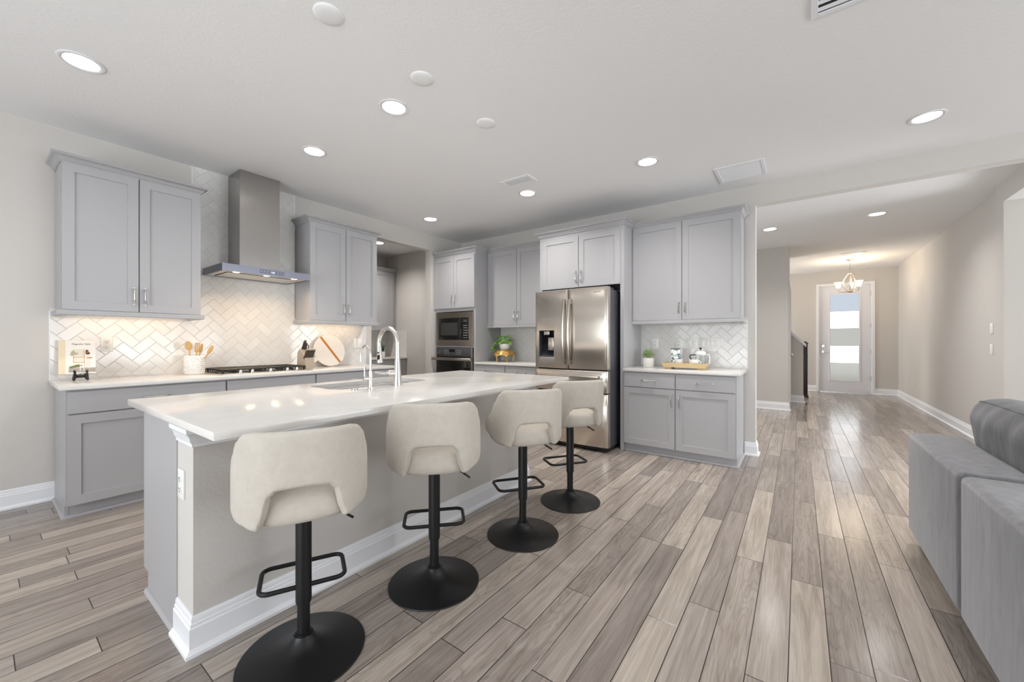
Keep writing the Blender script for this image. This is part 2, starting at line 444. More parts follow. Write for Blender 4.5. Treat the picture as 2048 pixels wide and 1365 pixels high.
# ------------------------------------------------------------------ setting
def setting():
    m = MB(); m.box(-3.4, 12.05, -5.8, 6.7, -.08, 0); struct('floor', m, M_floor)
    # ceiling with round cut-outs for the downlights
    hs = .10; r = .079; n = 32
    xs = sorted(set([-3.4, 12.05] + [round(x + d, 4) for x, y in CAN_POS for d in (-hs, hs)]))
    ys = sorted(set([-5.8, 6.7] + [round(y + d, 4) for x, y in CAN_POS for d in (-hs, hs)]))
    m = MB()
    def hole(x0, x1, y0, y1):
        for (x, y) in CAN_POS:
            if x0 >= x - hs - 1e-3 and x1 <= x + hs + 1e-3 and y0 >= y - hs - 1e-3 and y1 <= y + hs + 1e-3: return True
        return False
    for i in range(len(xs) - 1):
        for j in range(len(ys) - 1):
            if not hole(xs[i], xs[i + 1], ys[j], ys[j + 1]):
                m.quad((xs[i], ys[j], CEIL), (xs[i + 1], ys[j], CEIL), (xs[i + 1], ys[j + 1], CEIL), (xs[i], ys[j + 1], CEIL))
    for (x, y) in CAN_POS:
        for k in range(n):
            t0 = 2 * PI * k / n; t1 = 2 * PI * (k + 1) / n
            def sq(t):
                c, s_ = math.cos(t), math.sin(t); q = hs / max(abs(c), abs(s_)); return (x + c * q, y + s_ * q, CEIL)
            def ci(t): return (x + math.cos(t) * r, y + math.sin(t) * r, CEIL)
            m.quad(ci(t0), sq(t0), sq(t1), ci(t1))
    struct('ceiling', m, M_ceil, 0)
    # range wall with the pantry opening
    m = MB()
    m.box(-3.4, 3.12, YW, YW + .12, 0, CEIL); m.box(4.164, XF + .12, YW, YW + .12, 0, CEIL); m.box(3.12, 4.164, YW, YW + .12, 2.61, CEIL)
    struct('wall_range', m, M_wall)
    # fridge wall with the header over the hall
    m = MB()
    m.box(XF, XH, .37, YW, 0, CEIL); m.box(XF, XH, -1.69, .37, 2.642, CEIL); m.box(XF, XH, -5.8, -1.69, 0, CEIL)
    struct('wall_fridge', m, M_wall)
    # pantry
    m = MB(); m.box(1.4, 4.883, 6.545, 6.66, 0, CEIL); struct('wall_pantry_back', m, M_wall)
    m = MB(); m.box(4.763, 4.88, 4.72, 6.545, 0, CEIL); struct('wall_pantry_side', m, M_wall)
    m = MB(); m.box(1.4, 1.5, 4.72, 6.545, 0, CEIL); struct('wall_pantry_end', m, M_wall)
    # hall
    m = MB(); m.box(8.30, 8.42, .15, 3.0, 0, CEIL); m.box(8.42, 9.53, .15, .25, 2.2, CEIL); m.box(8.42, 8.52, .15, .25, 0, 2.2); m.box(9.40, 9.53, .15, .25, 0, 2.2)
    struct('wall_hall_stub', m, M_wall)
    def pierced(m, x0, x1, y0, y1, fill_openings):
        a = x0
        for w0, w1, z0, z1 in fill_openings:
            m.box(a, w0, y0, y1, 0, CEIL); m.box(w0, w1, y0, y1, 0, z0); m.box(w0, w1, y0, y1, z1, CEIL); a = w1
        m.box(a, x1, y0, y1, 0, CEIL)
    m = MB(); pierced(m, XH, 11.92, 3.0, 3.1, [(5.5, 7.7, .5, 2.5), (9.75, 11.4, .5, 2.5)]); struct('wall_hall_far', m, M_wall)  # both openings added to let the fill lights in
    m = MB(); m.box(6.42, 11.95, -1.87, -1.75, 0, CEIL); m.box(6.22, 6.42, -1.87, -1.69, 0, CEIL); m.box(XH, 6.22, -1.87, -1.69, 2.64, CEIL)
    struct('wall_hall_side', m, M_wall)
    m = MB(); pierced(m, XH, 12, -4.4, -4.3, [(5.1, 7.3, .4, 2.5)]); struct('wall_den', m, M_wall)  # unseen opening added for the den fill light
    m = MB(); m.box(8.6, 8.7, -4.3, -1.87, 0, CEIL); struct('wall_den_end', m, M_wall)
    # entry wall with the front door opening
    m = MB()
    m.box(11.92, 12.04, -.375, 3.1, 0, CEIL); m.box(11.92, 12.04, -1.9, -1.325, 0, CEIL); m.box(11.92, 12.04, -1.325, -.375, 2.51, CEIL)
    struct('wall_entry', m, M_wall)
    # stair knee wall with sloping cap
    m = MB(); m.prism([(-.065, 0), (.148, 0), (.148, 1.355), (-.065, 1.13)], 'x', 9.53, 9.65); struct('wall_stair', m, M_wall)
    m = MB(); m.prism([(-.11, 1.085), (.148, 1.355), (.148, 1.42), (-.11, 1.15)], 'x', 9.505, 9.68); struct('trim_1', m, M_trim)
    # great room behind the viewpoint, with its glazed openings
    m = MB()
    m.box(-3.4, -3.2, -5.8, -1.35, 0, CEIL); m.box(-3.4, -3.2, 3.15, 4.6, 0, CEIL); m.box(-3.4, -3.2, -1.35, 3.15, 2.52, CEIL)
    struct('wall_back', m, M_wall)
    m = MB()
    m.box(-3.4, .38, -5.8, -5.6, 0, CEIL); m.box(4.62, 4.96, -5.8, -5.6, 0, CEIL); m.box(.38, 4.62, -5.8, -5.6, 2.52, CEIL); m.box(.38, 4.62, -5.8, -5.6, 0, .38)
    struct('wall_window', m, M_wall)
    for nm, a0, a1, z0, z1, ax in (('window_1', -1.35, 3.15, 0, 2.52, 'y'), ('window_2', .38, 4.62, .38, 2.52, 'x')):
        m = MB(); q = 3
        for k in range(q + 1):
            c = a0 + (a1 - a0) * k / q; c0 = max(a0, c - .04); c1 = min(a1, c + .04)
            if ax == 'y': m.box(-3.26, -3.2, c0, c1, z0, z1)
            else: m.box(c0, c1, -5.66, -5.6, z0, z1)
        for za, zb in ((z0, z0 + .07), (z1 - .07, z1)):
            if ax == 'y': m.box(-3.26, -3.2, a0, a1, za, zb)
            else: m.box(a0, a1, -5.66, -5.6, za, zb)
        struct(nm, m, M_trim)
setting()

BB = [(0, 0), (.030, 0), (.030, .012), (.016, .026), (.016, .098), (.012, .104), (.012, .112), (.008, .118), (.008, .130), (.003, .140), (0, .140)]
SHOE = [(0, 0), (.016, 0), (.016, .006), (.011, .016), (.004, .019), (0, .019)]
def baseboard(name, path, m_=None):
    m = MB(); m.sweep(path, BB); return struct(name, m, m_ or M_trim)
# right of travel = into the room
baseboard('baseboard_range', [(-3.2, YW), (.366, YW)][::1])
baseboard('baseboard_fridge', [(XF, .470), (XF, .37), (XH, .37), (XH, .60)])
baseboard('baseboard_hall_stub', [(8.30, 2.9), (8.30, .15), (8.45, .15)])
baseboard('baseboard_stair', [(9.53, .148), (9.53, -.065), (9.65, -.065)])
baseboard('baseboard_entry', [(11.92, 2.9), (11.92, -.335)])
baseboard('baseboard_entry_side', [(11.92, -1.365), (11.92, -1.75), (6.42, -1.75), (6.42, -1.69), (6.22, -1.69), (6.22, -1.8)])
baseboard('baseboard_den', [(8.6, -4.3), (XH, -4.3)])
baseboard('baseboard_pantry', [(4.763, 5.90), (4.763, 4.72)])

# tiled splashbacks
def tiles():
    m = MB(); m.box(.339, 3.031, YW - .008, YW, CT, 1.46); m.box(1.205, 2.127, YW - .008, YW, 1.46, CEIL); struct('trim_2', m, M_tilex)
    m = MB()
    m.box(.333, .339, YW - .009, YW, CT, 1.437); m.box(1.199, 1.205, YW - .009, YW, 2.45, CEIL); m.box(2.127, 2.133, YW - .009, YW, 2.45, CEIL); m.box(3.031, 3.037, YW - .009, YW, CT, 1.437)
    struct('trim_3', m, M_trim)
    m = MB(); m.box(XF - .008, XF, .447, 1.567, CT, 1.46); m.box(XF - .008, XF, 2.66, 3.745, CT, 1.46); struct('trim_4', m, M_tiley)
    m = MB(); m.box(XF - .009, XF, .441, .447, CT, 1.437); struct('trim_5', m, M_trim)
    m = MB(); m.box(3.2, 4.755, 6.537, 6.545, CT, 1.46); struct('trim_6', m, M_tilex)
    m = MB(); m.box(4.755, 4.763, 5.91, 6.537, CT, 1.40); struct('trim_7', m, M_tiley)
tiles()

# ------------------------------------------------------------------ cabinets (local frame: front at y = 0 facing -y, width along +x)
def shaker(w, h, t=.02, stile=.062, rec=.009):
    m = MB(); b = bmesh.new(); bmesh.ops.create_cube(b, size=1.0)
    for v in b.verts: v.co = Vector(((v.co.x + .5) * w, (v.co.y - .5) * t, (v.co.z + .5) * h))
    f = [f for f in b.faces if f.normal.y < -.9][0]
    bmesh.ops.inset_region(b, faces=[f], thickness=stile, depth=0, use_even_offset=True)
    f = min(b.faces, key=lambda q: (q.calc_center_median() - Vector((w / 2, -t, h / 2))).length)
    bmesh.ops.inset_region(b, faces=[f], thickness=.0015, depth=-rec, use_even_offset=True)
    return m.merge(b)
def slab(w, h, t=.02):
    m = MB(); m.box(0, w, -t, 0, 0, h, .0015, 1); return m
def pull(L=.13, vert=True, out=.030):
    m = MB(); pts = []; n = 16
    for i in range(n + 1):
        s = -1 + 2 * i / n
        y = -out * (1 - abs(s) ** 4) - .002
        pts.append((0, y, s * L / 2 * 1.0) if vert else (s * L / 2, y, 0))
    m.tube(pts, [.0062 if abs(-1 + 2 * i / n) > .8 else .0052 for i in range(n + 1)], 8)
    for s in (-1, 1):
        p = (0, 0, s * L / 2 * .97) if vert else (s * L / 2 * .97, 0, 0)
        q = (p[0], -.006, p[2]); m.cone(p, q, .0085, .0075, 12)
    return m
def add_door(par, x, z, w, h, hx=None, hz=None, nm='door'):
    d = shaker(w, h).build(nm, M_cab, par, 30); d.location = (x, 0, z)
    if hx is not None:
        k = pull(.13, True).build('handle', M_nickel, d); k.location = (hx - x, -.02, hz - z)
    return d
def add_drawer(par, x, z, w, h, handle=True):
    d = slab(w, h).build('drawer', M_cab, par, 30); d.location = (x, 0, z)
    if handle:
        k = pull(.155, False).build('handle', M_nickel, d); k.location = (w / 2, -.02, h / 2)
    return d
CROWN = [(0, 0), (.006, 0), (.006, .012), (.012, .016), (.020, .030), (.036, .042), (.044, .044), (.044, .050), (.050, .056), (.050, .060), (0, .060)]
def crown(par, w, d0, z, L=True, Rr=True, dl=None, dr=None):
    """d0 = depth at which the sides meet the wall; dl/dr = shorter side returns"""
    path = []
    if L: path.append((0, dl or d0))
    path += [(0, -.006), (w, -.006)]
    if Rr: path.append((w, dr or d0))
    m = MB(); m.sweep(path, [(o, z + q) for o, q in CROWN]); m.build('crown_moulding', M_cab, par, 25)
def rail(par, w, d0, z0, z1, L=True, Rr=True):
    path = []
    if L: path.append((0, d0))
    path += [(0, -.006), (w, -.006)]
    if Rr: path.append((w, d0))
    m = MB(); m.sweep(path, [(-.016, z0), (.020, z0), (.022, z0 + .004), (.022, z1 - .004), (.018, z1), (-.016, z1)]); m.build('light_rail', M_cab, par, 25)

def upper(name, label, loc, rot, w, d0, split, L=True, Rr=True, cl=None, cr=None, railr=True, raill=True, doors_z=(1.44, 2.505)):
    t = thing(name, label, 'cabinet', loc, rot, 'upper kitchen cabinets')
    m = MB(); m.box(0, w, 0, d0, 1.437, 2.506); m.build('body', M_cab, t, 30)
    crown(t, w, d0, 2.503, L, Rr, cl, cr); rail(t, w, d0, 1.40, 1.437, raill, railr)
    g = .0035; h = doors_z[1] - doors_z[0]
    add_door(t, .004, doors_z[0], split - g - .004, h, split - .032, doors_z[0] + .125)
    add_door(t, split + g, doors_z[0], w - split - g - .004, h, split + .032, doors_z[0] + .125)
    return t
UD = .305
upper('upper_cabinet', 'grey shaker wall cabinet above the cookbook and wooden utensils', (.366, YW - .31, 0), 0, .818, UD, .413)
upper('upper_cabinet', 'grey shaker wall cabinet above the knife block and round marble board', (2.138, YW - .31, 0), 0, .84, UD, .421)
F_UP = XF - .31
upper('upper_cabinet', 'grey shaker wall cabinet above the trailing plant, between oven tower and refrigerator', (F_UP, 3.745, 0), -PI / 2, 1.08, UD, .527, False, False, raill=False, railr=False)
upper('upper_cabinet', 'grey shaker wall cabinet above the wooden coffee tray', (F_UP, 1.565, 0), -PI / 2, 1.092, UD, .541, False, True, raill=False)

def base_cab(label, loc, rot, w, d0, drawers, doors, end_l=False, end_r=False, shoe_l=None, shoe_r=None, dz=(.715, .864), doorz=(.094, .706), toe=.045):
    t = thing('base_cabinet', label, 'cabinet', loc, rot, 'lower kitchen cabinets')
    m = MB(); m.box(.0, w, 0, d0, .09, CTB - .001); m.build('body', M_cab, t, 30)
    m = MB(); m.box(.0, w, toe, d0 - .02, 0.0, .09)
    m.build('toe_kick', M_cab, t, 30)
    for f, x0, x1 in ((end_l, -.003, .016), (end_r, w - .016, w + .003)):
        if f:
            m = MB(); m.prism([(-.002, .092), (-.002, CTB - .001), (d0, CTB - .001), (d0, 0), (toe - .002, 0), (toe - .002, .092)], 'x', x0, x1); m.build('end_panel', M_cab, t, 30)
    path = []
    if end_l: path.append((-.003, d0))
    path += [(-.003 if end_l else 0, toe - .002), (w + .003 if end_r else w, toe - .002)]
    if end_r: path.append((w + .003, d0))
    m = MB(); m.sweep(path, SHOE); m.build('shoe_moulding', M_shoe, t, 30)
    for x0, x1, hd in drawers: add_drawer(t, x0, dz[0], x1 - x0, dz[1] - dz[0], hd)
    for x0, x1, hx in doors: add_door(t, x0, doorz[0], x1 - x0, doorz[1] - doorz[0], hx, doorz[1] - .115)
    return t
bd = YW - 3.99 - .01
base_cab('grey base cabinet under the cookbook end of the range counter', (.364, 3.99, 0), 0, .913, bd, [(.006, .908, True)], [(.006, .452, .42), (.461, .908, .49)], end_l=True)
base_cab('grey base cabinet with false drawer front beneath the gas cooktop', (1.279, 3.99, 0), 0, .772, bd, [(.006, .767, False)], [(.006, .382, .35), (.391, .767, .42)])
base_cab('grey base cabinet below the knife block and round marble board', (2.053, 3.99, 0), 0, .927, bd, [(.006, .921, True)], [(.006, .459, .42), (.467, .921, .50)], end_r=True)
fd = XF - 4.24 - .01
base_cab('grey base cabinet between oven tower and refrigerator, under the trailing plant', (4.24, 3.744, 0), -PI / 2, 1.083, fd, [(.006, .535, True), (.545, 1.077, True)], [(.006, .535, .505), (.545, 1.077, .575)])
base_cab('grey two-drawer base cabinet under the coffee tray and succulent', (4.24, 1.565, 0), -PI / 2, 1.085, fd, [(.006, .538, True), (.548, 1.079, True)], [(.006, .538, .505), (.548, 1.079, .582)], end_r=True)

def worktop(label, x0, x1, y0, y1, cuts=None):
    m = MB(); m.box(x0, x1, y0, y1, CTB, CT, .003, 2)
    return tag(m.build('worktop', M_quartz, None, 30), label, 'worktop')
worktop('long white quartz worktop along the tiled range wall', .332, 3.02, 3.955, YW - .009)
worktop('short white quartz worktop under the gold stand beside the oven tower', 4.205, XF - .009, 2.662, 3.743)
worktop('white quartz worktop carrying the coffee tray beside the hall', 4.205, XF - .009, .445, 1.564)

# oven tower
def tower():
    t = thing('oven_tower', 'tall grey oven cabinet holding microwave and wall oven', 'cabinet', (4.24, 4.595, 0), -PI / 2)
    w = .85; d0 = XF - 4.24 - .005
    m = MB()
    m.box(0, .036, 0, d0, .38, 1.65); m.box(w - .036, w, 0, d0, .38, 1.65)
    m.box(0, w, 0, d0, 1.65, 2.506); m.box(.036, w - .036, .0, d0 - .02, 1.113, 1.136); m.box(0, w, 0, d0, .09, .38)
    m.build('body', M_cab, t, 30)
    m = MB(); m.box(0, w, .045, d0 - .02, 0, .09); m.build('toe_kick', M_cab, t)
    crown(t, w, d0, 2.503, False, True, dr=.60 - .345)
    add_door(t, .010, 1.70, .413, .767, .392, 1.83); add_door(t, .427, 1.70, .413, .767, .46, 1.83)
    # drawer below the oven
    add_drawer(t, .010, .12, w - .02, .25, True)
tower()
def oven_units():
    # microwave
    t = thing('microwave', 'stainless built-in microwave with black glass door above the oven', 'microwave', (4.222, 4.556, 1.137), -PI / 2)
    m = MB(); w = .772; h = .50
    m.box(0, w, 0, .018, 0, .085); m.box(0, w, 0, .018, h - .085, h); m.box(0, .07, 0, .018, .085, h - .085); m.box(w - .08, w, 0, .018, .085, h - .085)
    m.build('trim_frame', M_steel, t)
    m = MB(); m.box(.038, w - .038, .02, .42, .012, h - .01); m.build('body', M_dark, t)
    m = MB(); m.box(.07, .555, -.006, .02, .086, h - .086, .003); d = m.build('door', M_glassblk, t)
    m = MB(); m.box(.13, .475, -.0075, -.006, .155, .345); m.build('window', mat('microwave_window', rgb(62, 61, 60), .15), d)
    m = MB(); m.box(.557, w - .08, -.006, .02, .086, h - .086, .003); c = m.build('control_panel', M_glassblk, t)
    m = MB(); m.box(.59, .67, -.0075, -.006, .345, .385); m.build('display', M_slot, c)
    mk = mat('panel_marking', rgb(165, 165, 165), .5); m = MB()
    for r in range(6): m = MB(); m.box(.590, .668, -.0072, -.006, .115 + r * .036, .115 + r * .036 + .006); m.build('key_row', mk, c)
    # wall oven
    t = thing('oven', 'stainless wall oven with dark glass door under the microwave', 'oven', (4.222, 4.55, .385), -PI / 2)
    w = .757; h = .727
    m = MB(); m.box(0, .03, 0, .018, 0, h); m.box(w - .03, w, 0, .018, 0, h); m.box(.03, w - .03, 0, .018, 0, .05); m.build('trim_frame', M_steel, t)
    m = MB(); m.box(.03, w - .03, .018, .5, .0, h - .004); m.build('body', M_dark, t)
    m = MB(); m.box(.03, w - .03, -.012, .018, h - .135, h - .003, .003); c = m.build('control_panel', M_greyplastic, t)
    m = MB(); m.box(.30, .42, -.014, -.012, h - .068, h - .030); m.build('display', M_glassblk, c)
    for s in (.20, .45):
        m = MB()
        for r in range(3):
            for q in range(4): m.box(s + q * .028, s + q * .028 + .012, -.0135, -.012, h - .1 + r * .025, h - .1 + r * .025 + .008)
        m.build('keypad_marking', mk, c)
    for q in range(2): m = MB(); m.cone((.075 + q * .05, -.012, h - .085), (.075 + q * .05, -.034, h - .085), .016, .013, 16); m.build('knob', M_chrome, c)
    m = MB(); m.box(.03, w - .03, -.016, .018, .055, h - .142, .003); d = m.build('door', M_glassblk, t)
    m = MB(); m.box(-.03, w + .012, -.062, -.036, h - .195, h - .150, .004)
    for x in (.03, w - .05): m.box(x, x + .025, -.04, -.012, h - .185, h - .16)
    m.build('handle', M_steel, d)
oven_units()

# refrigerator surround
def surround():
    t = thing('fridge_cabinet', 'grey two-door cabinet with tall side panel over the refrigerator', 'cabinet', (4.24, 2.66, 0), -PI / 2)
    w = 1.093; d0 = XF - 4.24 - .005
    m = MB(); m.box(0, w, 0, d0, 1.852, 2.506); m.build('body', M_cab, t)
    for x0, x1 in ((0, .036), (w - .040, w)):
        m = MB(); m.box(x0, x1, 0, d0, 0, 1.852); m.build('side_panel', M_cab, t)
    crown(t, w, d0, 2.503, True, True, dl=.60 - .345, dr=.60 - .345)
    g = .0035; sp = .549
    add_door(t, .05, 1.846, sp - g - .05, .612, sp - .034, 1.975); add_door(t, sp + g, 1.846, w - .04 - sp - g, .612, sp + .034, 1.975)
surround()

def fridge():
    t = thing('refrigerator', 'stainless french-door refrigerator with water dispenser and two drawers', 'refrigerator', (3.985, 2.566, 0), -PI / 2)
    w = .916
    def curved(x0, x1, z0, z1, bow=.022, nx=16):
        """door with gently bowed front (bow over the whole fridge width)"""
        m = MB(); rows = []
        def yf(x):
            s = (x - w / 2) / (w / 2); return -bow * (1 - s * s) - 0.0
        r = .012
        for z, ins in ((z0, r), (z0 + r * .3, r * .3), (z0 + r, 0), (z1 - r, 0), (z1 - r * .3, r * .3), (z1, r)):
            row = [(x0, .075, z)]
            row += [(x0, .0 + yf(x0) + r + ins * .5, z), (x0 + r * .3, yf(x0) + r * .35 + ins, z)]
            for k in range(nx + 1):
                x = x0 + r + (x1 - x0 - 2 * r) * k / nx; row.append((x, yf(x) + ins, z))
            row += [(x1 - r * .3, yf(x1) + r * .35 + ins, z), (x1, yf(x1) + r + ins * .5, z), (x1, .075, z)]
            rows.append(row)
        m.grid(rows, closed_u=True, caps=True); return m, yf
    m = MB(); m.box(.006, w - .006, .085, .78, .045, 1.775, .004); m.build('body', M_steeld, t)
    m = MB(); m.box(.01, w - .01, .03, .5, .018, .05); 
    m.build('toe_grille', M_black, t)
    for x in (.05, w - .08):
        for y, h in ((.10, .03), (.72, .05)): m = MB(); m.cone((x, y, 0), (x, y, h), .022, .018, 14); m.build('foot', M_black, t)
    # gasket strip behind doors
    m = MB(); m.box(.012, w - .012, .06, .088, .055, 1.79); m.build('gasket', M_dark, t)
    gap = .003; mid = w / 2 - .005
    dz0, dz1 = .892, 1.798
    # dispenser position in local x
    dx0, dx1, z0, z1 = .066, .272, 1.022, 1.333
    d, yf = curved(0, mid - gap, dz0, dz1)
    dl = d.build('door', M_steel, t, 40)
    cut = MB(); cut.box(dx0, dx1, -.2, .05, z0, z1); co = cut.build('cutter', None, None)
    md = dl.modifiers.new('b', 'BOOLEAN'); md.object = co; md.operation = 'DIFFERENCE'; md.solver = 'EXACT'
    dg = bpy.context.evaluated_depsgraph_get(); dg.update()
    co.matrix_world = Matrix.Translation((3.985, 2.566, 0)) @ Matrix.Rotation(-PI / 2, 4, 'Z')
    co.location = (3.985, 2.566, 0); co.rotation_euler = (0, 0, -PI / 2)
    dg.update(); bpy.context.view_layer.update()
    me = bpy.data.meshes.new_from_object(dl.evaluated_get(bpy.context.evaluated_depsgraph_get()))
    dl.modifiers.clear(); old = dl.data; dl.data = me; bpy.data.meshes.remove(old)
    bpy.data.objects.remove(co)
    try: dl.data.set_sharp_from_angle(angle=R(40))
    except Exception: pass
    M_disp = mat('dispenser_grey', rgb(74, 76, 84), .35)
    m = MB()
    m.quad((dx0, .045, z0), (dx1, .045, z0), (dx1, .045, z1), (dx0, .045, z1))
    e = .006
    for xx0, xx1, zz0, zz1 in ((dx0, dx0 + e, z0, z1), (dx1 - e, dx1, z0, z1), (dx0, dx1, z0, z0 + e), (dx0, dx1, z1 - e, z1)):
        m.box(xx0, xx1, -.018, .045, zz0, zz1)
    dd = m.build('dispenser', M_disp, dl)
    m = MB(); m.box(dx0 + .06, dx1 - .07, -.012, .03, z1 - .055, z1 - .008, .006); m.build('spout', M_chrome, dd)
    m = MB(); m.box(dx0 + .10, dx1 - .03, .020, .035, z0 + .075, z1 - .085, .006); m.build('paddle', M_steel, dd)
    m = MB(); m.box(dx0 + .012, dx1 - .012, -.008, .04, z0 + .006, z0 + .018); m.build('drip_tray', M_greyplastic, dd)
    d, _ = curved(mid + gap, w, dz0, dz1); dr = d.build('door', M_steel, t, 40)
    # bowed door handles
    for par, x in ((dl, mid - .038), (dr, mid + .030)):
        m = MB(); rows = []; n = 20
        for k in range(n + 1):
            s = -1 + 2 * k / n; z = 1.31 + s * .37
            y = yf(x) - .018 - .045 * (1 - s * s * .85)
            hw = .016; th = .012
            rows.append([(x - hw, y + th, z), (x - hw * .8, y - th * .6, z), (x, y - th, z), (x + hw * .8, y - th * .6, z), (x + hw, y + th, z)])
        m.grid(rows, closed_u=True, caps=True)
        for z in (1.31 - .34, 1.31 + .34): m.box(x - .012, x + .012, yf(x) - .028, yf(x) + .004, z - .02, z + .02)
        m.build('handle', M_steel, par, 40)
    # drawers
    for z0_, z1_, hz in ((.642, .884, .815), (.055, .634, .565)):
        d, _ = curved(0, w, z0_, z1_); dd = d.build('drawer', M_steel, t, 40)
        m = MB(); rows = []; n = 18
        for k in range(n + 1):
            s = -1 + 2 * k / n; x = w / 2 + s * .37; y = yf(x) - .022 - .028 * (1 - s * s * .6)
            rows.append([(x, y + .012, hz - .017), (x, y - .008, hz - .013), (x, y - .012, hz), (x, y - .008, hz + .013), (x, y + .012, hz + .017)])
        m.grid(rows, closed_u=True, caps=True)
        for s in (-1, 1): x = w / 2 + s * .345; m.box(x - .018, x + .018, yf(x) - .03, yf(x) + .004, hz - .013, hz + .013)
        m.build('handle', M_steel, dd, 40)
    m = MB(); m.box(.02, .12, .06, .22, 1.775, 1.80, .003); m.build('hinge_cover', M_greyplastic, t)
    m = MB(); m.box(w - .12, w - .02, .06, .22, 1.775, 1.80, .003); m.build('hinge_cover', M_greyplastic, t)
    lettering('SAMSUNG', .018, dr, (w - .155, yf(w - .155) - .0012, 1.735), (R(90), 0, R(4.2)), mat('logo_grey', rgb(70, 70, 72), .4))

def lettering(txt, size, par, loc, rot, m_, name='lettering', depth=.0004):
    c = bpy.data.curves.new(name, 'FONT'); c.body = txt; c.size = size; c.extrude = depth
    o = bpy.data.objects.new(name, c); COL.objects.link(o); bpy.context.view_layer.update()
    me = bpy.data.meshes.new_from_object(o.evaluated_get(bpy.context.evaluated_depsgraph_get()))
    bpy.data.objects.remove(o); bpy.data.curves.remove(c)
    q = bpy.data.objects.new(name, me); COL.objects.link(q); me.materials.clear(); me.materials.append(m_)
    q.parent = par; q.location = loc; q.rotation_euler = rot
    return q
fridge()

# range hood
def hood():
    t = thing('range_hood', 'stainless chimney range hood on the tiled wall above the cooktop', 'range hood', (1.287, YW - .009, 1.835))
    w = .772; y0 = -.49
    m = MB(); m.box(.205, .560, -.29, 0, .066, 1.013); m.build('chimney', M_steelh, t)
    m = MB(); m.box(.203, .562, -.292, 0, .066, .62); m.build('chimney_cover', M_steelh, t)
    m = MB(); z0, z1 = .0, .066
    m.box(0, w, y0, y0 + .012, z0, z1); m.box(0, .012, y0 + .012, 0, z0, z1); m.box(w - .012, w, y0 + .012, 0, z0, z1); m.box(.012, w - .012, y0 + .012, -.012, z1 - .006, z1); m.box(.012, w - .012, -.012, 0, z0, z1)
    c = m.build('canopy', brushed('canopy_steel', rgb(150, 152, 166), .3, 'h', .08), t)
    m = MB(); m.box(.012, w - .012, y0 + .012, -.012, .008, .014); m.build('underside', M_filter, c)
    m = MB(); m.box(.075, w - .075, -.37, -.365, .004, .009); m.box(.075, .08, -.37, -.06, .004, .009); m.box(w - .08, w - .075, -.37, -.06, .004, .009); m.box(.075, w - .075, -.06, -.055, .004, .009)
    m.build('filter_gap', M_dark, c)
    m = MB(); m.box(.085, w - .085, -.36, -.065, .003, .008); m.build('filter', M_filter, c)
    for x in (.13, .386, .642):
        m = MB(); m.lathe([(0, 0), (.026, 0), (.026, .004), (0, .004)], (x, y0 + .068, .003), 20); m.build('lamp', M_hoodled, c)
        area('hood_lamp', (1.287 + x, YW - .009 + y0 + .068, 1.83), (.05, .05), 1.15, (1.0, .70, .40), shape='DISK', spread=R(150))
    m = MB(); m.box(.30, .52, y0 - .001, y0 + .001, .016, .052); p = m.build('control_panel', mat('hood_panel', rgb(120, 122, 138), .25, .6), c)
    lettering('1:00', .022, p, (.392, y0 - .0016, .026), (R(90), 0, 0), M_display, 'display')
    mk_ = mat('hood_marking', rgb(200, 205, 215), .4)
    for x in (.31, .335, .36, .455, .48, .505):
        m = MB(); m.box(x, x + .008, y0 - .0016, y0 - .001, .031, .036); m.build('touch_key', mk_, p)
hood()

# cooktop
def cooktop():
    t = thing('gas_cooktop', 'stainless gas cooktop with black grates set in the range counter', 'cooktop', (1.668, 4.315, CT))
    w = .80; d = .51
    m = MB(); m.box(-w / 2, w / 2, -d / 2, d / 2, .0005, .010, .003); m.build('steel_top', M_steel, t)
    for k in range(3):
        m = MB(); x0 = -.37 + k * .248; x1 = x0 + .242; y0 = -.165; y1 = .235
        def bar(xa, ya, xb, yb, za=.040, h=.014, wd=.011):
            if abs(xa - xb) > abs(ya - yb): m.box(xa, xb, ya - wd / 2, ya + wd / 2, za - h / 2, za + h / 2, .002, 1)
            else: m.box(xa - wd / 2, xa + wd / 2, ya, yb, za - h / 2, za + h / 2, .002, 1)
        bar(x0, y0, x1, y0, .040, .012); bar(x0, y1, x1, y1, .040, .012); bar(x0 + .005, y0, x0 + .005, y1, .041, .009); bar(x1 - .005, y0, x1 - .005, y1, .041, .009)
        for q in range(1, 9):
            yy = y0 + q * .0444; bar(x0, yy, x1, yy, .041, .010, .009)
            if k == 0: m.tube([(x0 + .006, yy, .041), (x0 - .014, yy, .034), (x0 - .020, yy, .011)], .005, 6)
            if k == 2: m.tube([(x1 - .006, yy, .041), (x1 + .014, yy, .034), (x1 + .020, yy, .011)], .005, 6)
        bar((x0 + x1) / 2, y0, (x0 + x1) / 2, y1, .042, .010)
        for xx in (x0 + .012, x1 - .012):
            for yy in (y0 + .01, y1 - .01): m.box(xx - .008, xx + .008, yy - .008, yy + .008, .010, .034)
        m.build('grate', M_black, t)
    for x, y in ((-.25, -.06), (-.25, .15), (0, .04), (.25, -.06), (.25, .15)):
        m = MB(); m.lathe([(0, .010), (.045, .010), (.045, .016), (.032, .020), (.032, .026), (0, .027)], (x, y, 0), 20); m.build('burner', M_black, t)
    for x in (-.235, -.14, .017, .17, .262):
        m = MB(); m.lathe([(0, .010), (.022, .010), (.022, .014), (.016, .016), (.014, .036), (0, .037)], (x, -.205, 0), 18); m.box(x - .0035, x + .0035, -.222, -.188, .034, .040, .001); m.build('knob', M_chrome, t)
cooktop()

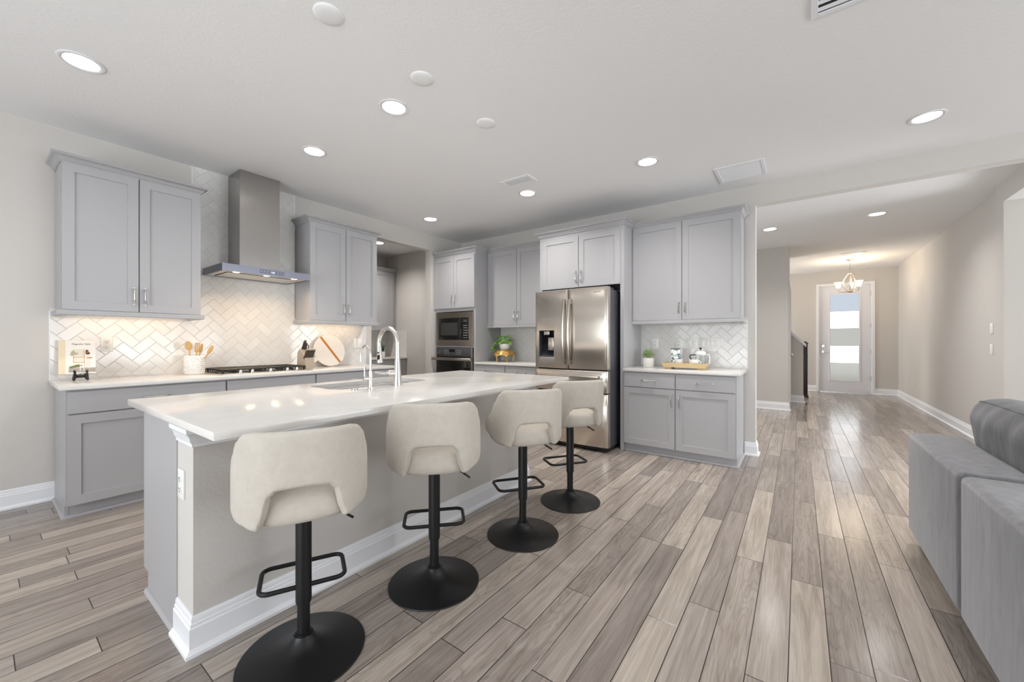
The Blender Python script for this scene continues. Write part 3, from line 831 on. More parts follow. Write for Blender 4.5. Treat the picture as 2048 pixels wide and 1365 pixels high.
# ------------------------------------------------------------------ island
ISX0, ISX1 = .50, 2.815; ISY = 1.895
def island():
    t = thing('kitchen_island', 'long island with textured half wall, white baseboard and grey end panel', 'island', (ISX0, ISY, 0))
    m = MB(); m.box(ISX0, ISX1, ISY, 2.09, 0, CTB - .001); m.build('half_wall', M_wall2, t, world=True)
    m = MB(); m.box(ISX0 + .012, ISX1 - .012, 2.09, 2.60, .09, .70); m.box(ISX0 + .012, 1.24, 2.09, 2.60, .70, CTB - .001); m.box(2.14, ISX1 - .012, 2.09, 2.60, .70, CTB - .001); m.box(1.24, 2.14, 2.57, 2.60, .70, CTB - .001)
    m.build('cabinet_body', M_cab, t, world=True)
    m = MB(); m.box(ISX0 + .03, ISX1 - .03, 2.09, 2.535, 0, .09); m.build('toe_kick', M_cab, t, world=True)
    for x0, x1 in ((ISX0 - .004, ISX0 + .012), (ISX1 - .012, ISX1 + .004)):
        m = MB(); m.prism([(2.09, 0), (2.545, 0), (2.545, .092), (2.622, .092), (2.622, CTB - .001), (2.09, CTB - .001)], 'x', x0, x1); m.build('end_panel', M_cab, t, world=True)
    for x in (ISX0 + .02, ISX0 + .60, ISX0 + 1.18, ISX0 + 1.75):
        d = shaker(.54, .76); d.xform(Matrix.Translation((x + .54, 2.60, .096)) @ Matrix.Rotation(PI, 4, 'Z')); d.build('door', M_cab, t, world=True)
    k = [(o * 1.0, z * 1.04) for o, z in BB]
    path = [(ISX1, 2.09), (ISX1, ISY), (ISX0, ISY), (ISX0, 2.09)]
    path = path[::-1]
    m = MB(); m.sweep(path, [(o, z) for o, z in k]); m.build('baseboard', M_trim, t, 30, world=True)
    # small crown under the worktop round the half wall
    cp = [(0, .80), (.006, .80), (.006, .812), (.012, .820), (.016, .838), (.024, .852), (.029, .856), (.029, .874), (0, .874)]
    m = MB(); m.sweep(path, cp); m.build('cornice_trim', M_trim, t, 30, world=True)
    m = MB(); m.sweep([(ISX0 - .004, 2.545), (ISX0 - .004, 2.10)][::-1], [(-o, z) for o, z in SHOE]); m.build('shoe_moulding', M_shoe, t, world=True)
M_wall2 = mat('island_wall_paint', rgb(203, 199, 194), .7, spec=.25, bump=(60, .25, .006))
island()

# island worktop with an under-mounted sink
SX0, SX1, SY0, SY1 = 1.31, 2.07, 2.30, 2.665
def island_top():
    x0, x1, y0, y1 = .466, 2.948, 1.562, 2.80
    b = MB(); b.box(x0, x1, y0, y1, CTB, CT, .003, 2)
    o = b.build('worktop', M_quartz, None, 30)
    c = MB(); rr = .07; pts = []
    for cx, cy, a0 in ((SX1 - rr, SY1 - rr, 0), (SX0 + rr, SY1 - rr, 90), (SX0 + rr, SY0 + rr, 180), (SX1 - rr, SY0 + rr, 270)):
        for k in range(9): a = R(a0 + 90 * k / 8); pts.append((cx + rr * math.cos(a), cy + rr * math.sin(a)))
    c.prism(pts, 'z', .8, 1.0); co = c.build('cutter', None, None)
    md = o.modifiers.new('b', 'BOOLEAN'); md.object = co; md.operation = 'DIFFERENCE'; md.solver = 'EXACT'
    bpy.context.view_layer.update()
    me = bpy.data.meshes.new_from_object(o.evaluated_get(bpy.context.evaluated_depsgraph_get()))
    o.modifiers.clear(); old = o.data; o.data = me; bpy.data.meshes.remove(old); bpy.data.objects.remove(co)
    try: o.data.set_sharp_from_angle(angle=R(30))
    except Exception: pass
    tag(o, 'large white quartz island worktop with sink cut-out', 'worktop')
    t = thing('sink', 'stainless undermount sink set into the island worktop', 'sink', ((SX0 + SX1) / 2, (SY0 + SY1) / 2, .70))
    m = MB(); n = len(pts); cx = (SX0 + SX1) / 2; cy = (SY0 + SY1) / 2
    rows = []
    for s, z in ((1.035, .876), (1.008, .876), (1.0, .868), (.985, .74), (.95, .715), (.85, .706), (.1, .702)):
        rows.append([(cx + (p[0] - cx) * s, cy + (p[1] - cy) * s, z) for p in pts])
    m.grid(rows, closed_u=True); m._add(rows[-1], [tuple(range(n))])
    m.build('bowl', M_steel, t, 40, world=True)
    m = MB(); m.lathe([(0, .7035), (.03, .7035), (.042, .706), (.045, .7055)], (cx, cy, 0), 24); m.build('drain', M_chrome, t, world=True)
island_top()

def faucets():
    bx, by = 1.705, 2.215
    t = thing('faucet', 'tall brushed nickel pull-down faucet with side lever', 'faucet', (bx, by, CT))
    m = MB(); m.lathe([(0, 0), (.030, 0), (.030, .004), (.027, .02), (.024, .09), (.020, .14), (.0165, .19), (.0155, .24)], n=24)
    m.build('body', M_nickel, t)
    # gooseneck leans towards the sink and away along the island
    d = Vector((.05, 1, 0)).normalized(); pts = []; r = .112
    for k in range(6): pts.append((0, 0, .19 + k * .018))
    for k in range(1, 19):
        a = PI * k / 18 * 1.06; p = d * (r - r * math.cos(a)); pts.append((p.x, p.y, .280 + r * math.sin(a)))
    m = MB(); m.tube(pts, .0145, 14); m.build('spout', M_nickel, t)
    e = Vector(pts[-1]); q = (Vector(pts[-1]) - Vector(pts[-2])).normalized()
    m = MB(); m.cone(e, e + q * .03, .016, .017, 18); m.cone(e + q * .03, e + q * .115, .0175, .021, 18); h = m.build('spray_head', M_nickel, t)
    s = Vector((-d.y * 0 - .9, -.45, 0)).normalized()
    m = MB(); m.ellipsoid(e + q * .075 + s * .0165, .010, .010, .022, 10, 8); m.ellipsoid(e + q * .042 + s * .0165, .0075, .0075, .0075, 10, 8); m.build('button', M_black, h)
    hd = Vector((-.9, .4, 0)).normalized()
    m = MB(); m.cone((0, 0, .085), hd * .052 + Vector((0, 0, .085)), .021, .021, 18); m.ellipsoid(hd * .050 + Vector((0, 0, .085)), .020, .020, .020, 14, 8)
    m.tube([hd * .05 + Vector((0, 0, .085)), hd * .085 + Vector((0, 0, .083)), hd * .115 + Vector((0, 0, .087)), hd * .150 + Vector((0, 0, .094))], [.011, .008, .009, .006], 12)
    m.build('lever', M_nickel, t)
    bx, by = 1.452, 2.15
    t = thing('filter_faucet', 'small slim brushed nickel filtered-water faucet', 'faucet', (bx, by, CT))
    m = MB(); m.lathe([(0, 0), (.019, 0), (.019, .006), (.0145, .010), (.0125, .06), (.0125, .115), (.009, .118), (0, .118)], n=20); m.build('body', M_nickel, t)
    pts = []; r = .062; d = Vector((.1, 1, 0)).normalized()
    for k in range(6): pts.append((0, 0, .11 + k * .020))
    for k in range(1, 17):
        a = PI * k / 16 * 1.05; p = d * (r - r * math.cos(a)); pts.append((p.x, p.y, .21 + r * math.sin(a)))
    pts.append((pts[-1][0], pts[-1][1], pts[-1][2] - .03))
    m = MB(); m.tube(pts, .0068, 12); m.build('spout', M_nickel, t)
    m = MB(); hd = Vector((-.9, .3, 0)).normalized(); m.cone((0, 0, .07), hd * .042 + Vector((0, 0, .07)), .0135, .0135, 16)
    b0 = hd * .034 + Vector((0, 0, .075)); m.tube([b0, b0 + Vector((0, 0, .03)), b0 + Vector((0, 0, .07))], [.006, .0055, .0065], 10); m.build('lever', M_nickel, t)
    m = MB(); m.lathe([(0, 0), (.022, 0), (.022, .004), (.016, .006), (.016, .011), (.0, .012)], n=20)
    o = m.build('air_switch', M_chrome, None); o.location = (1.385, 2.215, CT); tag(o, 'small round chrome disposal button beside the sink', 'button')
faucets()

# ------------------------------------------------------------------ bar stools (local frame: sitter faces +y)
def stool():
    t = thing('bar_stool', 'x', 'stool', (0, 0, 0), 0, 'cream bar stools at the island')
    m = MB(); m.lathe([(0, 0), (.222, 0), (.224, .003), (.222, .006), (.19, .011), (.13, .022), (.08, .037), (.05, .054), (.036, .072), (.033, .078), (0, .078)], n=56); m.build('base', M_black, t, 40)
    m = MB(); m.cone((0, 0, .07), (0, 0, .25), .0225, .0225, 24); m.lathe([(.0225, .078), (.030, .078), (.030, .084), (.0225, .086)], n=24); m.build('gas_lift', M_black, t)
    m = MB(); m.cone((0, 0, .205), (0, 0, .56), .0285, .0285, 28); m.lathe([(.0285, .215), (.0265, .197), (.0225, .195)], n=28); m.build('sleeve', M_black, t)
    # foot rest: rounded rectangle welded to the sleeve
    pts = []; hx = .150; y0 = -.004; y1 = .185; rr = .035
    for cx, cy, a0 in ((hx - rr, y1 - rr, 0), (-hx + rr, y1 - rr, 90), (-hx + rr, y0 + rr, 180), (hx - rr, y0 + rr, 270)):
        for k in range(7): a = R(a0 + 90 * k / 6); pts.append((cx + rr * math.cos(a), cy + rr * math.sin(a), .262))
    m = MB(); m.tube(pts, .0088, 10, closed=True); m.build('footrest', M_black, t)
    m = MB(); m.tube([(.02, -.01, .563), (.10, -.03, .560), (.145, -.045, .530), (.175, -.055, .510)], .0052, 8); m.box(-.09, .09, -.09, .09, .556, .572); m.build('lever', M_black, t)
    # seat cushion
    m = MB(); n = 40; rows = []
    def sup(a, rx, ry, p=2.8):
        c, s_ = math.cos(a), math.sin(a); e = 2 / p
        return rx * math.copysign(abs(c) ** e, c), ry * math.copysign(abs(s_) ** e, s_)
    for s_, z in ((.02, .570), (.80, .570), (.93, .574), (.985, .588), (1.0, .612), (.985, .638), (.93, .657), (.80, .668), (.5, .674), (.02, .676)):
        rows.append([(sup(2 * PI * k / n, .198 * s_, .195 * s_)[0], sup(2 * PI * k / n, .198 * s_, .195 * s_)[1] + .012, z) for k in range(n)])
    m.grid(rows, closed_u=True, caps=True); m.build('seat', M_cream, t, 50)
    # wrap-around back
    def lerp(x, tb):
        for (a, va), (b, vb) in zip(tb, tb[1:]):
            if x <= b:
                u = (x - a) / (b - a); u = u * u * (3 - 2 * u); return va + (vb - va) * u
        return tb[-1][1]
    top = [(0, .912), (.30, .910), (.40, .902), (.47, .880), (.54, .835), (.66, .760), (.84, .700), (1.0, .672)]
    bot = [(0, .714), (.12, .710), (.165, .692), (.235, .600), (.255, .578), (.275, .576), (.42, .592), (.70, .622), (1.0, .650)]
    ss = sorted(set([round(i / 40, 4) for i in range(-40, 41)] + [round(sg * q, 4) for sg in (-1, 1) for q in (.135, .15, .165, .18, .19, .20, .21, .22, .23, .24, .2475, .255, .262, .27)]))
    th = .034; rows = []
    for s_ in ss:
        a = abs(s_); zt = lerp(a, top); zb = lerp(a, bot)
        phi = s_ * R(122)
        sect = []
        nk = 14; tk = th * (1 if a < .9 else max(.25, 1 - ((a - .9) / .1) ** 2 * .7))
        rad = min(tk / 2, (zt - zb) / 2)
        prof = []
        for k in range(9): q = PI * k / 8; prof.append((math.cos(q) * tk / 2, zt - rad + math.sin(q) * rad))
        for k in range(1, 6): prof.append((-tk / 2, zt - rad + (zb + rad - (zt - rad)) * k / 6))
        for k in range(9): q = PI + PI * k / 8; prof.append((math.cos(q) * tk / 2, zb + rad + math.sin(q) * rad))
        for k in range(1, 6): prof.append((tk / 2, zb + rad + (zt - rad - (zb + rad)) * k / 6))
        for o, z in prof:
            lean = (z - .60) * .10
            rx, ry = sup(-PI / 2 + phi, .212 + o, .205 + o + lean * max(0, math.cos(phi)), 2.7)
            sect.append((rx, ry + .005, z))
        rows.append(sect)
    m = MB(); m.grid(rows, closed_u=True, caps=True); m.build('backrest', M_cream, t, 60)
    return t
st = stool()
for i, (x, y, f, lb) in enumerate([(.755, 1.555, 64, 'cream upholstered swivel bar stool nearest the outlet end of the island'),
                                   (1.365, 1.482, 47, 'second cream bar stool along from the outlet end of the island'),
                                   (2.03, 1.40, 53.5, 'third cream bar stool, its back overlapping the stool by the refrigerator'),
                                   (2.66, 1.40, 54, 'cream bar stool at the refrigerator end of the island')]):
    if i == 0: st.location = (x, y, 0); st.rotation_euler = (0, 0, R(f - 90)); st['label'] = lb
    else: dup(st, (x, y, 0), R(f - 90), lb, None, (0, .02, .02, .02)[i])

# ------------------------------------------------------------------ sofa
def sofa():
    for i, (x0, x1, lb) in enumerate(((2.405, 3.33, 'grey velvet sofa section farthest along, facing away, its end towards the front door'),
                                      (1.30, 2.388, 'grey velvet sofa section closest to the viewer, facing away'))):
        t = thing('sofa_section', lb, 'sofa', ((x0 + x1) / 2, -1.0, 0), 0, 'sofa sections')
        m = MB(); m.box(x0, x1, -.765, -.530, .075, .665, .028, 4); m.build('back', M_velvet, t, 40, world=True)
        m = MB(); m.box(x0 + .005, x1 - .005, -1.50, -.768, .075, .30, .025, 3); m.build('seat_base', M_velvet, t, 40, world=True)
        m = MB(); m.box(x0 + .008, x1 - .008, -1.52, -.77, .302, .47, .04, 4); m.build('seat_cushion', M_velvet, t, 40, world=True)
        for lx in (x0 + .06, x1 - .06):
            for ly in (-.60, -1.44): 
                m = MB(); m.box(lx - .025, lx + .025, ly - .025, ly + .025, 0, .08); m.build('leg', M_black, t, world=True)
    # loose back cushions
    for k, (xc, hl, lb) in enumerate(((2.84, .57, 'plump grey velvet back cushion rising above the sofa back'),)):
        t = None
        m = MB(); rows = []; n = 48; mm = 28
        for i in range(mm + 1):
            u = -1 + 2 * i / mm
            row = []
            for j in range(n):
                a = 2 * PI * j / n
                f = (1 - abs(u) ** 3.4) ** .6 if abs(u) < 1 else 0
                c, s_ = math.cos(a), math.sin(a)
                y = .135 * math.copysign(abs(c) ** .8, c) * (.12 + .88 * f)
                z = .225 * math.copysign(abs(s_) ** .62, s_) * (.42 + .58 * f) + .05 * (1 - f)
                wr = (.0035 * math.sin(u * 9 + 2 * s_) + .0025 * math.sin(u * 23 + 6 * s_ + 2 * c) + .002 * math.sin(u * 41 - 7 * s_)) * f
                row.append((u * hl * (1 - .04 * (1 - abs(s_))), y + wr * (1 if c > 0 else -1), z + wr * .4))
            rows.append(row)
        m.grid(rows, closed_u=True, caps=True)
        m.xform(Matrix.Rotation(R(-9), 4, 'X'))
        seam = [Vector(rw[9]) for rw in rows[1:-1]]
        o = m.build('cushion', M_velvetd, None, 70)
        m = MB(); m.tube(seam, .0045, 6); m.xform(Matrix.Rotation(R(-9), 4, 'X')); m.build('piping', M_velvetd, o)
        o.location = (xc, -.885, .690); o.rotation_euler = (0, 0, R(0))
        tag(o, lb, 'cushion')
sofa()

# ------------------------------------------------------------------ electrical plates (local frame: plate on the plane y = 0 facing -y)
def outlet(label, loc, rot, kind='outlet', gangs=1, group=None, h=.118):
    w = .073 + .046 * (gangs - 1)
    t = thing('electrical_outlet' if kind == 'outlet' else 'light_switch', label, 'outlet' if kind == 'outlet' else 'switch', loc, rot, group)
    m = MB(); m.box(-w / 2, w / 2, -.007, 0, -h / 2, h / 2, .002); m.build('plate', M_plate, t)
    for g in range(gangs):
        x = (g - (gangs - 1) / 2) * .046
        if kind == 'outlet':
            for z in (.021, -.021):
                m = MB(); m.box(x - .017, x + .017, -.010, -.006, z - .016, z + .016, .004); s = m.build('socket', M_plate, t)
                m = MB(); m.box(x - .008, x - .0055, -.0108, -.0098, z - .002, z + .008); m.box(x + .0055, x + .008, -.0108, -.0098, z - .002, z + .008); m.box(x - .0025, x + .0025, -.0108, -.0098, z - .011, z - .006)
                m.build('slot', M_slot, s)
        else:
            m = MB(); m.box(x - .0165, x + .0165, -.0095, -.006, -.033, .033, .0015); m.build('rocker', M_plate, t)
    return t
G = 'wall plates in the kitchen'
outlet('white outlet on the tile beside the cookbook', (.641, YW - .008, 1.182), 0)
outlet('white double plate on the tile beside the round marble board', (2.915, YW - .008, 1.180), 0, 'switch', 2)
outlet('white outlet on the half wall at the end of the island', (ISX0, 2.028, .63), -PI / 2)
px = XF - .008
outlet('white outlet plate on the tile behind the small succulent', (px, 1.397, 1.178), -PI / 2)
outlet('white outlet on the tile above the coffee bag', (px, 1.13, 1.184), -PI / 2)
outlet('white two-gang switch above the white mugs', (px, .985, 1.180), -PI / 2, 'switch', 2)
outlet('white four-gang switch above the french press', (px, .805, 1.182), -PI / 2, 'switch', 4)
outlet('white outlet on the tile beside the gold plant stand', (px, 3.03, 1.18), -PI / 2)
outlet('upper white plate on the hall wall near the doorway', (6.75, -1.75, 1.35), PI, 'switch')
outlet('lower white plate on the hall wall near the doorway', (6.75, -1.75, 1.115), PI, 'switch')
outlet('white outlet low on the hall wall near the front door', (10.6, -1.75, .36), PI)

# ------------------------------------------------------------------ ceiling fixtures
def cans():
    names = ['recessed downlight over the cookbook wall, above the tall grey cabinet corner', 'recessed downlight over the counter in front of the hood', 'recessed downlight over the middle of the island',
             'recessed downlight before the pantry opening', 'recessed downlight beside the slotted ceiling vent', 'recessed downlight in front of the coffee counter',
             'recessed downlight before the hall header, on the sofa side', 'recessed hall downlight near the grey stub wall', 'recessed hall downlight in the middle of the hall ceiling', 'recessed downlight inside the pantry', None]
    t0 = None
    for i, (x, y) in enumerate(CAN_POS):
        lb = names[i] or 'recessed downlight in the ceiling behind the viewpoint'
        if t0 is None:
            t0 = thing('downlight', lb, 'downlight', (x, y, CEIL), 0, 'recessed ceiling downlights')
            m = MB(); m.lathe([(.078, 0), (.101, -.001), (.101, -.004), (.096, -.006), (.080, -.005), (.076, -.002)], n=40, closed=True); m.build('trim_ring', M_trim, t0, 40)
            m = MB(); m.lathe([(.079, -.002), (.064, .046), (.066, .046), (.0815, 0.0)], n=40, closed=True); m.build('baffle', M_trim, t0, 40)
            m = MB(); m.lathe([(0, .047), (.0645, .047), (.0645, .049), (0, .049)], n=40); m.build('lens', M_lens, t0, 40)
        else: dup(t0, (x, y, CEIL), 0, lb)
cans()
def ceiling_bits():
    for i, (x, y, lb) in enumerate(((1.048, 1.906, 'round white blank ceiling cover closest to the viewer'), (1.649, 1.901, 'middle one of three round white blank ceiling covers'), (2.271, 1.904, 'round white blank ceiling cover closest to the slotted vent'))):
        m = MB(); m.lathe([(0, -.012), (.04, -.0115), (.062, -.008), (.070, -.003), (.071, 0), (0, 0)], n=40)
        o = m.build('ceiling_cover', M_ceil2, None, 50); o.location = (x, y, CEIL); tag(o, lb, 'ceiling cover', 'round ceiling covers')
    def vent(lb, x0, x1, y0, y1, n, dark, along='y', fr=.03):
        t = thing('ceiling_vent', lb, 'vent', ((x0 + x1) / 2, (y0 + y1) / 2, CEIL), 0)
        z = CEIL
        m = MB(); m.box(x0, x1, y0, y0 + fr, z - .008, z, .002, 1); m.box(x0, x1, y1 - fr, y1, z - .008, z, .002, 1); m.box(x0, x0 + fr, y0 + fr, y1 - fr, z - .008, z, .002, 1); m.box(x1 - fr, x1, y0 + fr, y1 - fr, z - .008, z, .002, 1); m.build('frame', M_trim, t, world=True)
        m = MB(); m.box(x0 + fr, x1 - fr, y0 + fr, y1 - fr, z - .0012, z - .0002); m.build('duct', M_dark if dark else M_ventg, t, world=True)
        m = MB()
        for k in range(n):
            c = x0 + fr + (x1 - x0 - 2 * fr) * (k + .5) / n; hw = (x1 - x0 - 2 * fr) / n * .24
            m._add([(c - hw, y0 + fr, z - .002), (c + hw, y0 + fr, z - .005), (c + hw, y1 - fr, z - .005), (c - hw, y1 - fr, z - .002),
                    (c - hw, y0 + fr, z - .0035), (c + hw, y0 + fr, z - .0065), (c + hw, y1 - fr, z - .0065), (c - hw, y1 - fr, z - .0035)],
                   [(0, 1, 2, 3), (7, 6, 5, 4), (0, 4, 5, 1), (2, 6, 7, 3), (1, 5, 6, 2), (0, 3, 7, 4)])
        m.build('louver', M_trim, t, world=True)
    vent('slotted white ceiling vent above the island with dark gaps', 3.20, 3.385, 2.15, 2.50, 5, True)
    vent('wide white return air grille over the coffee counter', 4.165, 4.58, .255, .66, 22, False)
    vent('large white ceiling grille cut by the top of the view', 2.10, 2.515, -.65, -.045, 7, True)
    vent('small white ceiling vent above the entry chandelier', 9.62, 9.78, -1.0, -.62, 4, True)
M_ceil2 = mat('ceiling_cover_white', rgb(234, 234, 234), .6)
M_ventg = mat('vent_grey', rgb(196, 200, 200), .7)
ceiling_bits()

# ------------------------------------------------------------------ hall: door, chandelier, newel
def front_door():
    x = 11.92
    m = MB()
    m.sweep([(-.330 - 1.03, 0), (-.330 - 1.03, 0)][:1] + [], []) if False else None
    for y0, y1 in ((-.375, -.33), (-1.37, -1.325)): m.box(x - .022, x + .06, y0, y1, 0, 2.555)
    m.box(x - .022, x + .06, -1.325, -.375, 2.505, 2.555)
    for y0, y1 in ((-.40, -.375), (-1.325, -1.30)): m.box(x + .0, x + .12, y0, y1, 0, 2.51)
    m.box(x, x + .12, -1.30, -.40, 2.49, 2.51)
    f = struct('door_1', m, M_trim)
    y0, y1, z0, z1 = -1.298, -.402, .018, 2.488; gy0, gy1, gz0, gz1 = -1.105, -.588, .29, 2.30; xa, xb = x + .012, x + .056
    m = MB(); m.box(xa, xb, y0, gy0, z0, z1); m.box(xa, xb, gy1, y1, z0, z1); m.box(xa, xb, gy0, gy1, z0, gz0); m.box(xa, xb, gy0, gy1, gz1, z1)
    lf = m.build('door_leaf', M_doorw, f)
    m = MB(); e = .028
    for a0, a1, b0, b1 in ((gy0 - e, gy0 + .004, gz0 - e, gz1 + e), (gy1 - .004, gy1 + e, gz0 - e, gz1 + e), (gy0, gy1, gz0 - e, gz0 + .004), (gy0, gy1, gz1 - .004, gz1 + e)): m.box(xa - .010, xa + .002, a0, a1, b0, b1, .003, 1)
    m.build('lite_frame', M_doorw, lf)
    zz = [2.30, 1.897, 1.497, 1.092, .69, .29]
    cols = [rgb(118, 122, 127), rgb(238, 239, 240), rgb(113, 111, 106), rgb(238, 239, 240), rgb(120, 118, 112)]
    for k in range(5):
        m = MB(); m.box(xa + .016, xa + .024, gy0, gy1, zz[k + 1] + .003, zz[k] - .003)
        g = mat('frosted_glass_%d' % k, cols[k], .45, trans=1.0, ior=1.2, spec=.3); m.build('glass_pane', g, lf)
    m = MB()
    for k in range(1, 5): m.box(xa + .014, xa + .026, gy0, gy1, zz[k] - .003, zz[k] + .003)
    m.build('glazing_bar', mat('glazing_grey', rgb(120, 122, 122), .5), lf)
    for z in (.948, 1.086):
        m = MB(); m.cone((xa, -.46, z), (xa - .018, -.46, z), .030, .027, 20)
        if z < 1: m.tube([(xa - .018, -.46, z), (xa - .045, -.46, z), (xa - .05, -.50, z), (xa - .05, -.56, z)], .009, 10)
        m.build('handle' if z < 1 else 'deadbolt', M_nickel, lf)
    for z in (.35, .95, 1.55, 2.28):
        m = MB(); m.box(x - .006, x + .014, -1.305, -1.293, z - .05, z + .05); m.build('hinge', M_nickel, lf)
    m = MB(); m.box(x - .02, x + .12, -1.30, -.40, 0, .016); m.build('threshold', M_nickel, f)
    m = MB(); m.box(12.05, 16.5, -5, 4, -.12, -.03); struct('porch_floor', m, mat('concrete', rgb(170, 168, 162), .8))
    # side door in the stub wall
    m = MB(); m.box(8.455, 8.52, .128, .152, 0, 2.27); m.box(9.40, 9.465, .128, .152, 0, 2.27); m.box(8.52, 9.40, .128, .152, 2.2, 2.27)
    d2 = struct('door_2', m, M_trim)
    m = MB(); m.box(8.525, 9.395, .168, .205, .01, 2.195); q = m.build('door_leaf', M_doorw, d2)
    m = MB(); m.cone((8.60, .168, .96), (8.60, .12, .96), .018, .022, 16); m.ellipsoid((8.60, .105, .96), .028, .028, .028, 14, 8); m.build('handle', M_nickel, q)
front_door()
def chandelier():
    cx, cy = 10.4, -.825
    t = thing('chandelier', 'three-shade brushed nickel chandelier hanging in the entry', 'chandelier', (cx, cy, 2.19))
    H = CEIL - 2.19
    m = MB(); m.lathe([(0, H), (.065, H), (.065, H - .012), (.03, H - .028), (0, H - .03)], n=24); m.build('canopy', M_brass, t)
    m = MB(); m.tube([(0, 0, H - .02), (0, 0, .38)], .005, 8); m.lathe([(0, .385), (.03, .385), (.034, .375), (.03, .365), (0, .36)], n=20); m.build('rod', M_brass, t)
    for k in range(3):
        a = R(100 + 120 * k); d = Vector((math.cos(a), math.sin(a), 0))
        pts = []
        for i in range(13):
            u = i / 12; pts.append(d * (.022 + .085 * math.sin(PI * u) ** .8) + Vector((0, 0, .37 - .36 * u)))
        m = MB(); m.tube(pts, .0075, 8); m.tube([d * .03 + Vector((0, 0, .015)), d * .11 + Vector((0, 0, .0)), d * .18 + Vector((0, 0, .02)), d * .19 + Vector((0, 0, .09))], .007, 8); m.build('arm', M_brass, t)
        c = d * .19
        m = MB(); m.lathe([(.020, .09), (.036, .105), (.042, .14), (.050, .18), (.070, .205), (.067, .205), (.047, .18), (.039, .14), (.032, .105)], (c.x, c.y, 0), 24); s = m.build('shade', M_shade, t, 50)
        p = bpy.data.lights.new('chandelier_bulb', 'POINT'); p.energy = 5.5; p.color = (1, .82, .60); p.shadow_soft_size = .04
        o = bpy.data.objects.new('chandelier_bulb', p); COL.objects.link(o); o.location = (cx + c.x, cy + c.y, 2.19 + .24)
    m = MB(); m.lathe([(0, -.01), (.03, -.005), (.055, .012), (.05, .022), (0, .03)], n=20); m.build('finial', M_brass, t)
    m = MB(); m.tube([(0, 0, .02), (0, 0, .37)], .006, 8); m.build('stem', M_brass, t)
M_brass = mat('chandelier_metal', rgb(190, 178, 160), .3, .9)
chandelier()
def newel():
    t = thing('newel_post', 'dark stained stair newel post beside the sloping white cap', 'newel post', (10.5, -.10, 0))
    m = MB(); m.box(-.045, .045, -.045, .045, .02, 1.14, .004); m.build('post', M_newel, t)
    m = MB(); m.box(-.06, .06, -.06, .06, 0, .05, .006); m.build('foot_block', M_newel, t)
    m = MB(); m.box(-.058, .058, -.058, .058, 1.14, 1.165, .005); m.lathe([(0, 1.20), (.03, 1.19), (.04, 1.165)], n=16); m.build('cap', M_newel, t)
    m = MB(); m.box(-.052, .052, -.052, .052, .88, .90, .004); m.build('band', M_newel, t)
newel()

# ------------------------------------------------------------------ pantry fittings
def pantry():
    t = thing('base_cabinet', 'grey base cabinet inside the pantry under the aloe', 'cabinet', (3.2, 5.925, 0), 0, 'pantry cabinets')
    w = 1.552
    m = MB(); m.box(0, w, 0, .60, .09, CTB - .001); m.build('body', M_cab, t); m = MB(); m.box(0, w, .045, .6, 0, .09); m.build('toe_kick', M_cab, t)
    for x0, x1 in ((.01, .5), (.51, 1.0), (1.01, 1.36)):
        add_drawer(t, x0, .715, x1 - x0, .149); add_door(t, x0, .094, x1 - x0, .612, x1 - .04, .59)
    m = MB(); m.box(3.2, 4.753, 5.895, 6.536, CTB, CT, .003); tag(m.build('worktop', M_quartz, None), 'white quartz worktop inside the pantry', 'worktop')
    t = thing('upper_cabinet', 'grey wall cabinet inside the pantry', 'cabinet', (3.2, 6.235, 0), 0, 'pantry cabinets')
    m = MB(); m.box(0, w, 0, .30, 1.437, 2.506); m.build('body', M_cab, t); crown(t, w, .3, 2.503, False, False); rail(t, w, .3, 1.40, 1.437, False, False)
    for x0, x1, hx in ((.01, .50, .46), (.507, 1.0, .54), (1.01, 1.495, 1.05)): add_door(t, x0, 1.44, x1 - x0, 1.05, hx, 1.565)
    # aloe
    t = thing('potted_aloe', 'small spiky aloe in a white square pot on the pantry worktop', 'plant', (4.50, 6.33, CT))
    m = MB(); m.box(-.05, .05, -.05, .05, 0, .10, .006); m.build('pot', M_white, t)
    m = MB()
    for k in range(11):
        a = k * 2.4; r = .012 + .003 * k; ln = .13 + .015 * (k % 4); tip = Vector((math.cos(a) * (r + .045), math.sin(a) * (r + .045), .095 + ln))
        b0 = Vector((math.cos(a) * r, math.sin(a) * r, .095)); m.tube([b0, b0.lerp(tip, .5) + Vector((0, 0, .01)), tip], [.010, .008, .001], 6, flat=.5)
    m.build('leaves', M_aloe, t)
pantry()

